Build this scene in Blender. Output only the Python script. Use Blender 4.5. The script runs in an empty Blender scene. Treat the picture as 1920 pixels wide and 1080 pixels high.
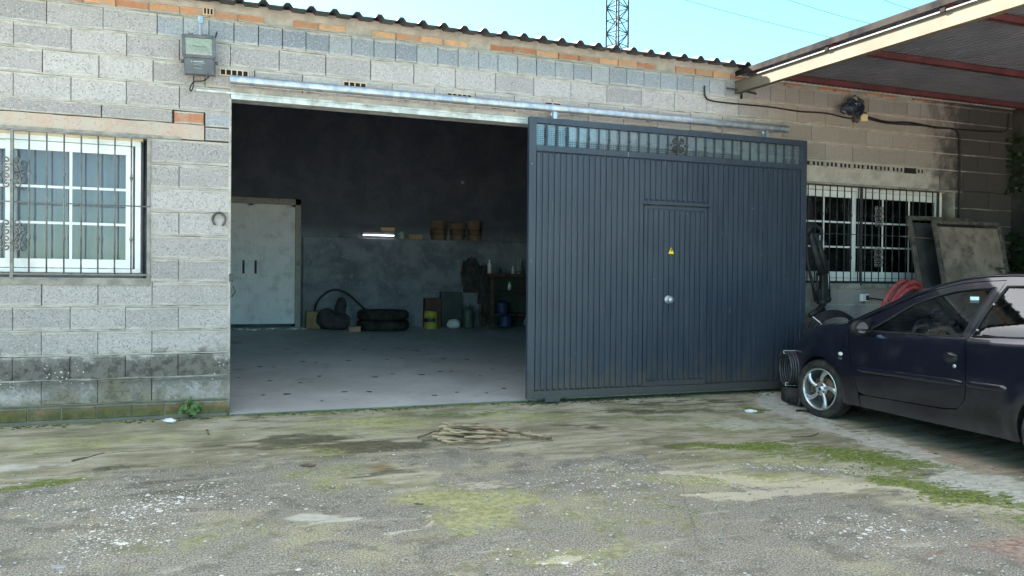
import bpy, bmesh, math, random
import numpy as np
from math import sin, cos, pi, radians as RAD
from mathutils import Vector, Matrix, noise as MN
from mathutils.geometry import delaunay_2d_cdt
random.seed(7)
scene = bpy.context.scene
COL = scene.collection

# ------------------------------------------------------------------ mesh helpers
class MB:
    """collects shapes; build() links them as ONE mesh object"""
    def __init__(s):
        s.v = []; s.f = []; s.mi = []; s.m = Matrix.Identity(4); s.cur = 0; s.sm = False; s.smooth = []; s.attr = []
        s.a = (0, 0, 0, 0)
    def add(s, vs, fs, cols=None):
        o = len(s.v)
        s.v += [tuple(s.m @ Vector(p)) for p in vs]
        for i, f in enumerate(fs):
            s.f.append([o + k for k in f]); s.mi.append(s.cur); s.smooth.append(s.sm)
            s.attr.append(cols[i] if cols else [s.a] * len(f))
        return s
    def box(s, x0, x1, y0, y1, z0, z1):
        vs = [(x, y, z) for x in (x0, x1) for y in (y0, y1) for z in (z0, z1)]
        return s.add(vs, [(0, 1, 3, 2), (4, 6, 7, 5), (0, 4, 5, 1), (2, 3, 7, 6), (0, 2, 6, 4), (1, 5, 7, 3)])
    def bbox(s, x0, x1, y0, y1, z0, z1, b=.003):
        """box with chamfered edges"""
        bm = bmesh.new(); bmesh.ops.create_cube(bm, size=1)
        for v in bm.verts:
            v.co = Vector((x0 + (v.co.x + .5) * (x1 - x0), y0 + (v.co.y + .5) * (y1 - y0), z0 + (v.co.z + .5) * (z1 - z0)))
        bmesh.ops.bevel(bm, geom=bm.edges[:], offset=b, segments=1, affect='EDGES')
        s.add([v.co[:] for v in bm.verts], [[v.index for v in f.verts] for f in bm.faces]); bm.free(); return s
    def tube(s, pts, r, n=8, closed=False, caps=True):
        pts = [Vector(p) for p in pts]; N = len(pts)
        rr = r if isinstance(r, (list, tuple)) else [r] * N
        vs = []; up = None
        for i, p in enumerate(pts):
            if closed: t = pts[(i + 1) % N] - pts[i - 1]
            else: t = pts[min(i + 1, N - 1)] - pts[max(i - 1, 0)]
            t.normalize()
            if up is None:
                up = Vector((0, 0, 1)) if abs(t.z) < .9 else Vector((1, 0, 0))
            a = t.cross(up)
            if a.length < 1e-5: a = t.orthogonal()
            a.normalize(); b = t.cross(a).normalized(); up = -b if True else up
            up = b.cross(t) if False else (a.cross(t)).normalized()
            for k in range(n):
                q = 2 * pi * k / n
                vs.append(p + rr[i] * (cos(q) * a + sin(q) * up))
        fs = []
        M = N if closed else N - 1
        for i in range(M):
            for k in range(n):
                j = (i + 1) % N
                fs.append((i * n + k, i * n + (k + 1) % n, j * n + (k + 1) % n, j * n + k))
        if caps and not closed:
            fs.append(list(range(n))[::-1]); fs.append([(N - 1) * n + k for k in range(n)])
        o = s.sm; s.sm = True; s.add(vs, fs); s.sm = o; return s
    def bar(s, p, q, w, h=None, up=(0, 0, 1)):
        """square bar from p to q"""
        h = h or w; p = Vector(p); q = Vector(q); t = (q - p).normalized(); up = Vector(up)
        if abs(t.dot(up)) > .95: up = Vector((0, 1, 0))
        a = t.cross(up).normalized(); b = a.cross(t).normalized()
        vs = [c + sx * a * w / 2 + sz * b * h / 2 for c in (p, q) for sx in (-1, 1) for sz in (-1, 1)]
        return s.add(vs, [(0, 1, 3, 2), (4, 6, 7, 5), (0, 4, 5, 1), (2, 3, 7, 6), (0, 2, 6, 4), (1, 5, 7, 3)])
    def lathe(s, prof, n=32, axis='z', c=(0, 0, 0), closed=False):
        """prof: list of (r, h)"""
        vs = []
        for r, h in prof:
            for k in range(n):
                q = 2 * pi * k / n; x, y = r * cos(q), r * sin(q)
                p = {'z': (x, y, h), 'y': (x, h, y), 'x': (h, x, y)}[axis]
                vs.append((p[0] + c[0], p[1] + c[1], p[2] + c[2]))
        fs = []; P = len(prof)
        for i in range(P if closed else P - 1):
            j = (i + 1) % P
            for k in range(n):
                fs.append((i * n + k, i * n + (k + 1) % n, j * n + (k + 1) % n, j * n + k))
        o = s.sm; s.sm = True; s.add(vs, fs); s.sm = o; return s
    def prism(s, poly, d0, d1, axis='y'):
        """poly in the plane across axis, extruded d0..d1"""
        n = len(poly)
        def P(a, b, d): return {'y': (a, d, b), 'x': (d, a, b), 'z': (a, b, d)}[axis]
        vs = [P(a, b, d0) for a, b in poly] + [P(a, b, d1) for a, b in poly]
        fs = [list(range(n))[::-1], list(range(n, 2 * n))] + [(i, (i + 1) % n, n + (i + 1) % n, n + i) for i in range(n)]
        return s.add(vs, fs)
    def sphere(s, c, r, seg=12, rings=8, sc=(1, 1, 1), jit=0):
        vs = []; fs = []
        for i in range(rings + 1):
            th = pi * i / rings
            for k in range(seg):
                ph = 2 * pi * k / seg; d = Vector((sin(th) * cos(ph), sin(th) * sin(ph), cos(th)))
                q = r * (1 + jit * MN.noise(d * 2.3 + Vector(c)))
                vs.append((c[0] + d.x * q * sc[0], c[1] + d.y * q * sc[1], c[2] + d.z * q * sc[2]))
        for i in range(rings):
            for k in range(seg):
                fs.append((i * seg + k, (i + 1) * seg + k, (i + 1) * seg + (k + 1) % seg, i * seg + (k + 1) % seg))
        o = s.sm; s.sm = True; s.add(vs, fs); s.sm = o; return s
    def build(s, name, mats, parent=None, local=False, loc=None, fixn=True, attr=False):
        off = Vector((0, 0, 0))
        if parent is not None and not local:
            off = WLOC[parent.name]
        if loc is not None: off = Vector(loc)
        me = bpy.data.meshes.new(name)
        me.from_pydata([tuple(Vector(p) - off) for p in s.v], [], s.f)
        me.polygons.foreach_set('material_index', s.mi)
        me.polygons.foreach_set('use_smooth', s.smooth)
        if attr:
            ca = me.color_attributes.new('blk', 'FLOAT_COLOR', 'CORNER'); data = []
            for a in s.attr:
                for c in a: data += list(c)
            ca.data.foreach_set('color', data)
        if fixn:
            bm = bmesh.new(); bm.from_mesh(me); bmesh.ops.recalc_face_normals(bm, faces=bm.faces[:]); bm.to_mesh(me); bm.free()
        for m in (mats if isinstance(mats, (list, tuple)) else [mats]): me.materials.append(m)
        o = bpy.data.objects.new(name, me); COL.objects.link(o)
        if parent is not None:
            o.parent = parent
        elif loc is not None: o.location = off
        if parent is not None and loc is not None: o.location = off - (WLOC[parent.name] if not local else Vector((0,0,0)))
        WLOC[o.name] = (WLOC[parent.name] if (parent is not None and not local) else Vector((0, 0, 0))) if loc is None else off
        return o
WLOC = {}
def tag(o, label, cat, group=None):
    o['label'] = label; o['category'] = cat
    if group: o['group'] = group
    return o
def thing(name, loc, label, cat, group=None, rz=0):
    o = bpy.data.objects.new(name, None); COL.objects.link(o); o.location = loc; o.rotation_euler = (0, 0, rz)
    o.empty_display_size = .1
    WLOC[o.name] = Vector(loc)
    return tag(o, label, cat, group)
def dup(root, loc, rz=None, label=None, rot=None):
    r = root.copy(); COL.objects.link(r); r.location = loc
    if rz is not None: r.rotation_euler = (0, 0, rz)
    if rot is not None: r.rotation_euler = rot
    if label: r['label'] = label
    for ch in list(root.children):
        c = ch.copy(); COL.objects.link(c); c.parent = r
        for g in ch.children:
            d = g.copy(); COL.objects.link(d); d.parent = c
    return r
def cdt(outer, holes=(), step=.05):
    """constrained triangulation of a 2-D region with interior grid points"""
    vs = []; es = []
    def dens(poly):
        out = []
        for i, p in enumerate(poly):
            q = poly[(i + 1) % len(poly)]; L = math.hypot(q[0] - p[0], q[1] - p[1]); k = max(1, int(L / step))
            for j in range(k): out.append((p[0] + (q[0] - p[0]) * j / k, p[1] + (q[1] - p[1]) * j / k))
        return out
    def inside(x, y, poly):
        c = False; n = len(poly)
        for i in range(n):
            (x1, y1), (x2, y2) = poly[i], poly[i - 1]
            if (y1 > y) != (y2 > y) and x < (x2 - x1) * (y - y1) / (y2 - y1) + x1: c = not c
        return c
    def near(x, y, poly, d):
        return any((x - a) ** 2 + (y - b) ** 2 < d * d for a, b in poly)
    loops = [dens(outer)] + [dens(h) for h in holes]
    for L in loops:
        o = len(vs); vs += [Vector(p) for p in L]; es += [(o + i, o + (i + 1) % len(L)) for i in range(len(L))]
    allb = [(p.x, p.y) for p in vs]
    xs = [p[0] for p in outer]; ys = [p[1] for p in outer]
    x = min(xs) + step * .5; 
    while x < max(xs):
        y = min(ys) + step * .5
        while y < max(ys):
            if inside(x, y, loops[0]) and not any(inside(x, y, h) for h in loops[1:]) and not near(x, y, allb, step * .55):
                vs.append(Vector((x, y)))
            y += step
        x += step
    rv, re, rf, *_ = delaunay_2d_cdt(vs, es, [], 0, 1e-6)
    fs = []
    for f in rf:
        cx = sum(rv[i].x for i in f) / len(f); cy = sum(rv[i].y for i in f) / len(f)
        if inside(cx, cy, loops[0]) and not any(inside(cx, cy, h) for h in loops[1:]): fs.append(list(f))
    return [(p.x, p.y) for p in rv], fs
def smooth_curve(pts, n=8):
    """Catmull-Rom through points of any dimension"""
    P = [Vector(p) for p in pts]; out = []
    for i in range(len(P) - 1):
        p0 = P[max(i - 1, 0)]; p1 = P[i]; p2 = P[i + 1]; p3 = P[min(i + 2, len(P) - 1)]
        for k in range(n):
            t = k / n
            out.append(.5 * ((2 * p1) + (p2 - p0) * t + (2 * p0 - 5 * p1 + 4 * p2 - p3) * t * t + (3 * p1 - p0 - 3 * p2 + p3) * t ** 3))
    out.append(P[-1]); return out

# ------------------------------------------------------------------ material helpers
class X:
    """socket wrapper so shader maths reads as expressions"""
    nt = None
    def __init__(s, k): s.k = k
    @staticmethod
    def m(op, a, b=None, c=None, clamp=False):
        n = X.nt.nodes.new('ShaderNodeMath'); n.operation = op; n.use_clamp = clamp
        for i, q in enumerate((a, b, c)):
            if q is None: continue
            if isinstance(q, X): X.nt.links.new(q.k, n.inputs[i])
            else: n.inputs[i].default_value = q
        return X(n.outputs[0])
    def __add__(s, o): return X.m('ADD', s, o)
    __radd__ = __add__
    def __sub__(s, o): return X.m('SUBTRACT', s, o)
    def __rsub__(s, o): return X.m('SUBTRACT', o, s)
    def __mul__(s, o): return X.m('MULTIPLY', s, o)
    __rmul__ = __mul__
    def min(s, o): return X.m('MINIMUM', s, o)
    def max(s, o): return X.m('MAXIMUM', s, o)
    def abs(s): return X.m('ABSOLUTE', s)
    def step(s, lo, hi):
        n = X.nt.nodes.new('ShaderNodeMapRange'); n.interpolation_type = 'SMOOTHSTEP'
        X.nt.links.new(s.k, n.inputs[0]); n.inputs[1].default_value = lo; n.inputs[2].default_value = hi
        return X(n.outputs[0])
def nnode(t, **kw):
    n = X.nt.nodes.new(t)
    for k, v in kw.items(): setattr(n, k, v)
    return n
def noise(vec, scale, detail=4, rough=.55, dist=0):
    n = nnode('ShaderNodeTexNoise'); n.inputs['Scale'].default_value = scale; n.inputs['Detail'].default_value = detail
    n.inputs['Roughness'].default_value = rough; n.inputs['Distortion'].default_value = dist
    if vec is not None: X.nt.links.new(vec, n.inputs['Vector'])
    return X(n.outputs[0])
def voro(vec, scale, feat='F1', rnd=1):
    n = nnode('ShaderNodeTexVoronoi'); n.feature = feat; n.inputs['Scale'].default_value = scale; n.inputs['Randomness'].default_value = rnd
    X.nt.links.new(vec, n.inputs['Vector']); return X(n.outputs['Distance']), X(n.outputs['Color']) if feat == 'F1' else None
def mix(f, a, b):
    n = nnode('ShaderNodeMix', data_type='RGBA'); 
    if isinstance(f, X): X.nt.links.new(f.k, n.inputs[0])
    else: n.inputs[0].default_value = f
    for i, q in ((6, a), (7, b)):
        if isinstance(q, X): X.nt.links.new(q.k, n.inputs[i])
        else: n.inputs[i].default_value = (*q[:3], 1)
    return X(n.outputs[2])
def scalevec(vec, s):
    n = nnode('ShaderNodeVectorMath', operation='MULTIPLY'); X.nt.links.new(vec, n.inputs[0]); n.inputs[1].default_value = s
    return n.outputs[0]
def sep(k):
    n = nnode('ShaderNodeSeparateXYZ'); X.nt.links.new(k, n.inputs[0]); return [X(o) for o in n.outputs]
def newmat(name):
    m = bpy.data.materials.new(name); m.use_nodes = True; X.nt = m.node_tree
    b = m.node_tree.nodes['Principled BSDF']; return m, b
def setin(b, name, q):
    if isinstance(q, X): X.nt.links.new(q.k, b.inputs[name])
    else: b.inputs[name].default_value = q
def bump(b, h, strength=.5, dist=.01):
    n = nnode('ShaderNodeBump'); n.inputs['Strength'].default_value = strength; n.inputs['Distance'].default_value = dist
    X.nt.links.new(h.k, n.inputs['Height']); X.nt.links.new(n.outputs[0], b.inputs['Normal'])
MATS = {}
def mat(name, c1, c2=None, scale=8, rough=.6, metal=0, bmp=0, bscale=60, spec=.5, coat=0, stretch=(1, 1, 1), emit=0, dirt=None, contrast=(.35, .65), rvar=.15):
    """general procedural material: two tones mixed by noise, optional dirt blotches and fine bump"""
    if name in MATS: return MATS[name]
    m, b = newmat(name)
    tc = nnode('ShaderNodeTexCoord').outputs['Object']; v = scalevec(tc, stretch)
    c2 = c2 or tuple(min(1, q * 1.25 + .004) for q in c1)
    n1 = noise(v, scale, 6); col = mix(n1.step(*contrast), c1, c2)
    if dirt:
        n2 = noise(v, dirt[1], 6, .65); col = mix(n2.step(.5, .68) * dirt[2], col, dirt[0])
    setin(b, 'Base Color', col)
    setin(b, 'Roughness', X.m('ADD', noise(v, scale * 2.7, 3) * (rvar * 2), rough - rvar, clamp=True)); b.inputs['Metallic'].default_value = metal
    b.inputs['Specular IOR Level'].default_value = spec
    b.inputs['Coat Weight'].default_value = coat; b.inputs['Coat Roughness'].default_value = .08
    if emit:
        b.inputs['Emission Color'].default_value = (*c1, 1); b.inputs['Emission Strength'].default_value = emit
    if bmp: bump(b, noise(v, bscale, 5, .6), bmp, .01)
    MATS[name] = m; return m
# ------------------------------------------------------------------ special materials
def wall_material():
    m, b = newmat('concrete_block')
    at = nnode('ShaderNodeAttribute', attribute_name='blk')
    cs = nnode('ShaderNodeSeparateColor'); X.nt.links.new(at.outputs['Color'], cs.inputs[0])
    r, g, u = X(cs.outputs[0]), X(cs.outputs[1]), X(cs.outputs[2]); kind = X(at.outputs['Alpha'])
    P = nnode('ShaderNodeNewGeometry').outputs['Position']; x, y, z = sep(P)
    fine = noise(P, 62, 4, .8); mid = noise(P, 22, 5, .65); big = noise(P, 1.6, 4, .6); huge = noise(P, .5, 3)
    # block tones: long blocks pale warm grey, cut blocks darker and bluer
    pale = mix(r, (.30, .28, .29), (.45, .42, .425))
    dark = mix(r, (.17, .19, .245), (.36, .38, .42))
    col = mix(kind.step(.05, .15), pale, dark)
    col = mix(mid.step(.35, .7) * .35, col, (.25, .235, .215))
    pores, _ = voro(P, 46); pr = (.30 - pores).step(-.02, .16) * fine.step(.42, .56)
    col = mix(pr * .8, col, (.12, .11, .10))
    col = mix((fine.step(.54, .66)) * .6, col, (.66, .64, .61)); col = mix(((1 - fine).step(.54, .66)) * .5, col, (.17, .16, .155))
    # bricks
    brick = mix(r, (.38, .15, .09), (.62, .36, .22)); brick = mix(noise(P, 9, 5).step(.46, .64) * .7, brick, (.36, .29, .22))
    col = mix(kind.step(.45, .55), col, brick)
    plaster = mix(noise(P, 5, 6, .65).step(.35, .65), (.36, .33, .30), (.49, .46, .425)); plaster = mix(pr * .5, plaster, (.2, .17, .13))
    # mortar smeared over the bed joints
    e = g.min(1 - g); sm = (noise(P, 9, 5, .7) * .30 - .03 - e).step(0, .05)
    col = mix(sm * .85, col, plaster)
    col = mix(kind.step(.75, .85), col, plaster)
    pink = mix(noise(P, 6, 6, .7).step(.4, .6), (.43, .38, .33), (.46, .34, .285))
    col = mix(kind.step(.93, .97), col, pink)
    # broad weathering
    col = mix(big.step(.45, .75) * .28, col, (.26, .235, .215))
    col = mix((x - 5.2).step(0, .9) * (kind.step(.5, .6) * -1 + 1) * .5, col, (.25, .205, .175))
    # soot and damp: right end, and low band on the left with moss at the foot
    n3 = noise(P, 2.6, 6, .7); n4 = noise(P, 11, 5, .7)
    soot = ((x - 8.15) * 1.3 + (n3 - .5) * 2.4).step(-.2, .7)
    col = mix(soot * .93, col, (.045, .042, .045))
    band = ((.56 - z) * 5 + (n3 - .5) * 2.8 + (n4 - .5) * 2.0).step(-.35, .35) * ((z - .30) * 7 + (n4 - .4) * 3).step(-.4, .6) * (.2 - x).step(0, .3)
    col = mix(band * .88, col, mix(n4.step(.40, .55), (.04, .038, .032), (.13, .125, .11)))
    low = ((.36 - z) * 3.2 + (n3 - .5) * 3.2).step(0, .8) * (.2 - x).step(0, .3)
    col = mix(low * .78, col, mix(n4.step(.4, .6), (.07, .068, .035), (.20, .175, .12)))
    moss = ((.15 - z) * 9 + (n4 - .5) * 3.4 + (n3 - .5) * 2.2).step(.1, .9)
    col = mix(moss * .8 * (n3.step(.30, .5) * .7 + .3), col, mix(n4.step(.3, .7), (.055, .065, .022), (.11, .115, .04)))
    lich, _ = voro(P, 34); col = mix((.22 - lich).step(0, .05) * noise(P, 4, 3).step(.5, .62) * (.62 - z).step(0, .2) * (z - .25).step(0, .1), col, (.6, .6, .56))
    setin(b, 'Base Color', col); b.inputs['Roughness'].default_value = .93; b.inputs['Specular IOR Level'].default_value = .2
    bump(b, fine * .5 + mid * .8 - pr * .9 + sm * .8, .75, .006)
    return m
WALL = wall_material()

def mortar_material():
    m, b = newmat('mortar'); P = nnode('ShaderNodeNewGeometry').outputs['Position']; x, y, z = sep(P)
    n = noise(P, 7, 6, .7); col = mix(n.step(.35, .65), (.34, .32, .305), (.46, .435, .415))
    col = mix(noise(P, 60, 3).step(.6, .75) * .6, col, (.16, .14, .11))
    n3 = noise(P, 2.6, 6, .7)
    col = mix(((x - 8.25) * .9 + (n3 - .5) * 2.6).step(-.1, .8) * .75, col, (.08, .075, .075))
    col = mix(((.5 - z) * 3 + (n3 - .5) * 3).step(0, .8) * (.2 - x).step(0, .3) * .7, col, (.10, .095, .06))
    setin(b, 'Base Color', col); b.inputs['Roughness'].default_value = .95; b.inputs['Specular IOR Level'].default_value = .15
    bump(b, noise(P, 45, 5, .7), .9, .01); return m
MORTAR = mortar_material()

def gate_material():
    m, b = newmat('gate_paint'); tc = nnode('ShaderNodeNewGeometry').outputs['Position']; x, y, z = sep(tc)
    v = scalevec(tc, (6, 6, .5)); n = noise(v, 3, 6, .65)
    col = mix(n.step(.3, .7), (.020, .030, .053), (.034, .048, .074))
    col = mix(noise(tc, 1.1, 4).step(.4, .7) * .35, col, (.050, .066, .092))
    v2 = scalevec(tc, (26, 26, 1.3)); s = noise(v2, 1.4, 4, .6).step(.69, .74); col = mix(s * .7, col, (.36, .36, .37))
    sp = noise(tc, 42, 2).step(.735, .76); col = mix(sp * .6, col, (.4, .39, .37))
    d = ((.45 - z) * 2.4 + (noise(tc, 5, 5) - .5) * 2.2).step(0, 1); col = mix(d * .5, col, (.10, .085, .065))
    setin(b, 'Base Color', col); setin(b, 'Roughness', n * .25 + .36); b.inputs['Specular IOR Level'].default_value = .45
    bump(b, noise(tc, 30, 4), .12, .004); return m
GATE = gate_material()

def ground_material():
    m, b = newmat('yard_concrete')
    P = nnode('ShaderNodeNewGeometry').outputs['Position']
    P2 = scalevec(P, (1, 1, 0))
    def attr(nm):
        a = nnode('ShaderNodeAttribute', attribute_name=nm); c = nnode('ShaderNodeSeparateColor'); X.nt.links.new(a.outputs['Color'], c.inputs[0])
        return [X(o) for o in c.outputs[:3]]
    moss, asp, pale = attr('ga'); soil, dark, fleck = attr('gb'); yel, line, rust = attr('gc')
    nb = noise(P2, 1.3, 6, .6); nm = noise(P2, 5, 6, .66); nf = noise(P2, 23, 5, .7); ng = noise(P2, 95, 3, .75)
    st = scalevec(P2, (.75, 3.2, 1)); ns = noise(st, 2.6, 8, .68); st2 = scalevec(P2, (.9, 3.0, 1)); nt_ = noise(st2, 9, 6, .7)
    # worn concrete: tan, olive and grey in long streaks
    col = mix(nb.step(.38, .62), (.26, .235, .155), (.40, .365, .265))
    col = mix(ns.step(.47, .60) * .65, col, (.165, .16, .10))
    col = mix(ns.step(.58, .68) * .5, col, (.095, .095, .058))
    col = mix((1 - ns).step(.52, .64) * .6, col, (.48, .45, .36))
    col = mix(nt_.step(.53, .72) * .35, col, (.15, .145, .09)); col = mix(ng.step(.5, .75) * .4, col, (.50, .48, .40)); col = mix((1 - ng).step(.5, .75) * .4, col, (.11, .105, .075))
    col = mix(nf.step(.56, .70) * .4, col, (.12, .115, .075))
    # pale smooth concrete
    pf = (pale + (nm - .5) * 1.0 + (nt_ - .5) * .9 - .06).step(.38, .58)
    col = mix(pf * .85, col, mix(nt_.step(.40, .60), (.56, .545, .48), (.38, .375, .32)))
    # coarse grey aggregate surface
    af = (asp + (nm - .5) * 1.0 + (nf - .5) * .7).step(.38, .60)
    agg = mix(ng.step(.36, .64), (.105, .098, .082), (.41, .38, .32))
    agg = mix(nb.step(.50, .66) * .75, agg, mix(ng.step(.36, .64), (.20, .185, .10), (.52, .48, .32)))
    agg = mix(nm.step(.50, .62) * .6, agg, (.115, .11, .09)); agg = mix((1 - ns).step(.56, .66) * .45, agg, (.52, .49, .40))
    v1, c1 = voro(P2, 85); ccs = nnode('ShaderNodeSeparateColor'); X.nt.links.new(c1.k, ccs.inputs[0]); agg = mix(((X(ccs.outputs[0]) - .55) * .8 - v1).step(-.02, .05) * nf.step(.36, .56) * .85, agg, (.70, .68, .62)); agg = mix(((X(ccs.outputs[1]) - .45) * .9 - v1).step(0, .1) * .6, agg, (.05, .048, .042))
    col = mix(af * .95, col, agg)
    # soil dust
    sf = (soil + (nm - .5) * 1.0).step(.3, .65); col = mix(sf * .8, col, mix(nf.step(.35, .62), (.20, .11, .085), (.46, .33, .26)))
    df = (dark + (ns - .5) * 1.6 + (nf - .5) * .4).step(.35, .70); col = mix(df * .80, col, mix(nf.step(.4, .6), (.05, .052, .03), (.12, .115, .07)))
    yf = (yel + (nm - .5) * 1.1 + (nf - .5) * .5).step(.25, .85); col = mix(yf * .52, col, mix(nf.step(.35, .62), (.24, .25, .055), (.52, .53, .20)))  # yellow-green lichen, partly lens flare glow put into the ground colour
    rf = (rust + (nm - .5) * .6).step(.3, .8); col = mix(rf * .38, col, (.32, .18, .07))
    lf = (line + (nt_ - .5) * 1.5 + (nf - .5) * .6).step(.42, .72); col = mix(lf * .7, col, mix(ng.step(.3, .7), (.45, .39, .27), (.70, .64, .50)))
    mf = (moss + (nf - .5) * 1.3 + (nt_ - .5) * 1.7 - .05).step(.40, .66)
    col = mix(mf * .88, col, mix((nf + ng).step(.85, 1.15), (.055, .075, .012), (.21, .27, .045)))
    # pale lichen flecks of several sizes
    fl = 0
    for sc, th, w in ((11, .10, .66), (20, .13, .72), (38, .15, .78), (70, .2, .84)):
        d, c = voro(P2, sc); cc = nnode('ShaderNodeSeparateColor'); X.nt.links.new(c.k, cc.inputs[0])
        sel = (X(cc.outputs[0]) + fleck * .68).step(w + .31, w + .33)
        one = (fleck * .16 + th + (nf - .5) * .22 - d).step(0, .03) * sel; fl = one if isinstance(fl, int) else fl.max(one)
    col = mix(fl * .9, col, mix(ng.step(.3, .7), (.62, .61, .57), (.88, .88, .84)))
    # a few real cracks and a cast joint, each between two places on the slab
    gx, gy, _z = sep(P); wob = (nm - .5) * .10 + (nf - .5) * .03
    for (x1, y1, x2, y2), wd, st_ in (((.80, -.62, 1.32, -1.75), .006, .5), ((3.1, -.50, 5.3, -.40), .008, .85), ((2.9, -.95, 4.2, -1.75), .007, .7), ((5.42, -.45, 5.28, -2.4), .006, .6), ((3.9, -3.2, 5.0, -3.75), .008, .7), ((-1.6, -.95, -.2, -.82), .007, .6), ((-.3, -1.12, .6, -1.0), .006, .6), ((2.2, -3.9, 3.0, -2.4), .004, .4)):
        L = math.hypot(x2 - x1, y2 - y1); ux_, uy_ = (x2 - x1) / L, (y2 - y1) / L
        along = (gx - x1) * ux_ + (gy - y1) * uy_; across = ((gx - x1) * (-uy_) + (gy - y1) * ux_ + wob).abs()
        cr = (wd * 1.0 - across).step(-.004, .003) * along.step(0, .2) * (L - along).step(0, .2) * (nt_.step(.36, .5))
        col = mix(cr * st_, col, (.055, .055, .04))
    col = mix((-5.8 - sep(P)[1]).step(0, .6), col, mix(nb.step(.3, .7), (.36, .33, .27), (.46, .43, .37)))  # out-of-view ground made paler to bounce warm light onto the wall
    setin(b, 'Base Color', col); b.inputs['Specular IOR Level'].default_value = .25
    setin(b, 'Roughness', .92 - df * .2)
    bump(b, nf * (af * .8 + .5) + ng * (af * .7 + .3) + mf * (nf * 1.6) + fl * .5, .6, .007)
    return m
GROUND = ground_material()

def floor_material():
    m, b = newmat('garage_floor_concrete'); P = nnode('ShaderNodeNewGeometry').outputs['Position']
    n = noise(P, 1.2, 6, .6, .5); n2 = noise(P, 9, 5, .7)
    col = mix(n.step(.3, .7), (.42, .42, .41), (.55, .55, .54)); col = mix(n2.step(.55, .75) * .4, col, (.2, .19, .18))
    col = mix(noise(P, 2.3, 5).step(.6, .72) * .4, col, (.14, .13, .12))
    setin(b, 'Base Color', col); setin(b, 'Roughness', n2 * .3 + .5); bump(b, n2, .2, .005); return m
FLOOR = floor_material()

def oldwall_material():
    m, b = newmat('old_plaster'); P = nnode('ShaderNodeNewGeometry').outputs['Position']
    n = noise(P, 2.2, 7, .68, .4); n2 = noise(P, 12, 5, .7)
    col = mix(n.step(.35, .65), (.12, .14, .18), (.23, .26, .31)); col = mix(n2.step(.55, .7) * .6, col, (.34, .36, .35))  # blue of the lens haze is put into the plaster tones
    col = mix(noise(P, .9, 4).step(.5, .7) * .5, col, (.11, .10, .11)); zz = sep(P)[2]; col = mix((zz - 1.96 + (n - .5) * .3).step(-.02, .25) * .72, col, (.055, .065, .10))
    setin(b, 'Base Color', col); b.inputs['Roughness'].default_value = .95; bump(b, n2 + n, .8, .02); return m
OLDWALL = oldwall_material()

def glass_material(name, tint, mixf, rough=.03):
    """window glass: reflective layer over clear or tinted transparency"""
    m, b = newmat(name); nt = m.node_tree; out = nt.nodes['Material Output']
    tr = nnode('ShaderNodeBsdfTransparent'); tr.inputs[0].default_value = (*tint, 1)
    gl = nnode('ShaderNodeBsdfGlossy'); gl.inputs['Roughness'].default_value = rough; gl.inputs[0].default_value = (.95, .97, 1, 1)
    P = nnode('ShaderNodeTexCoord').outputs['Object']
    fr = nnode('ShaderNodeFresnel'); fr.inputs[0].default_value = 1.5
    du = nnode('ShaderNodeBsdfDiffuse'); du.inputs[0].default_value = (.32, .30, .27, 1)
    dm = nnode('ShaderNodeMixShader'); nt.links.new((noise(P, 5, 5, .7).step(.35, .8) * .06).k, dm.inputs[0]); nt.links.new(tr.outputs[0], dm.inputs[1]); nt.links.new(du.outputs[0], dm.inputs[2])
    ms = nnode('ShaderNodeMixShader'); nt.links.new((X(fr.outputs[0]) * 1.0 + mixf).k, ms.inputs[0]); nt.links.new(dm.outputs[0], ms.inputs[1]); nt.links.new(gl.outputs[0], ms.inputs[2])
    nt.links.new(ms.outputs[0], out.inputs[0]); MATS[name] = m; return m
GLASS = glass_material('window_glass', (.82, .82, .84), .0)
CARGLASS = glass_material('car_glass', (.38, .43, .42), .02)
LAMPGLASS = glass_material('lamp_glass', (.80, .82, .84), .03)

def paint_material():
    m, b = newmat('car_paint'); P = nnode('ShaderNodeTexCoord').outputs['Object']; x, y, z = sep(P)
    n = noise(P, 900, 2); n2 = noise(P, 3.5, 6, .65)
    col = mix(n.step(.45, .7), (.0035, .0038, .012), (.010, .0095, .030))
    dust = ((.62 - z) * 1.6 + (n2 - .5) * 1.5).step(0, 1.1); col = mix(dust * .30, col, (.075, .06, .055))
    col = mix(n2.step(.5, .75) * .12, col, (.16, .14, .13))
    setin(b, 'Base Color', col); b.inputs['Metallic'].default_value = .35
    setin(b, 'Roughness', n2 * .16 + .22); b.inputs['Coat Weight'].default_value = 1.0; setin(b, 'Coat Roughness', n2 * .07 + dust * .22 + .01)
    return m
PAINT = paint_material()

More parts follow.
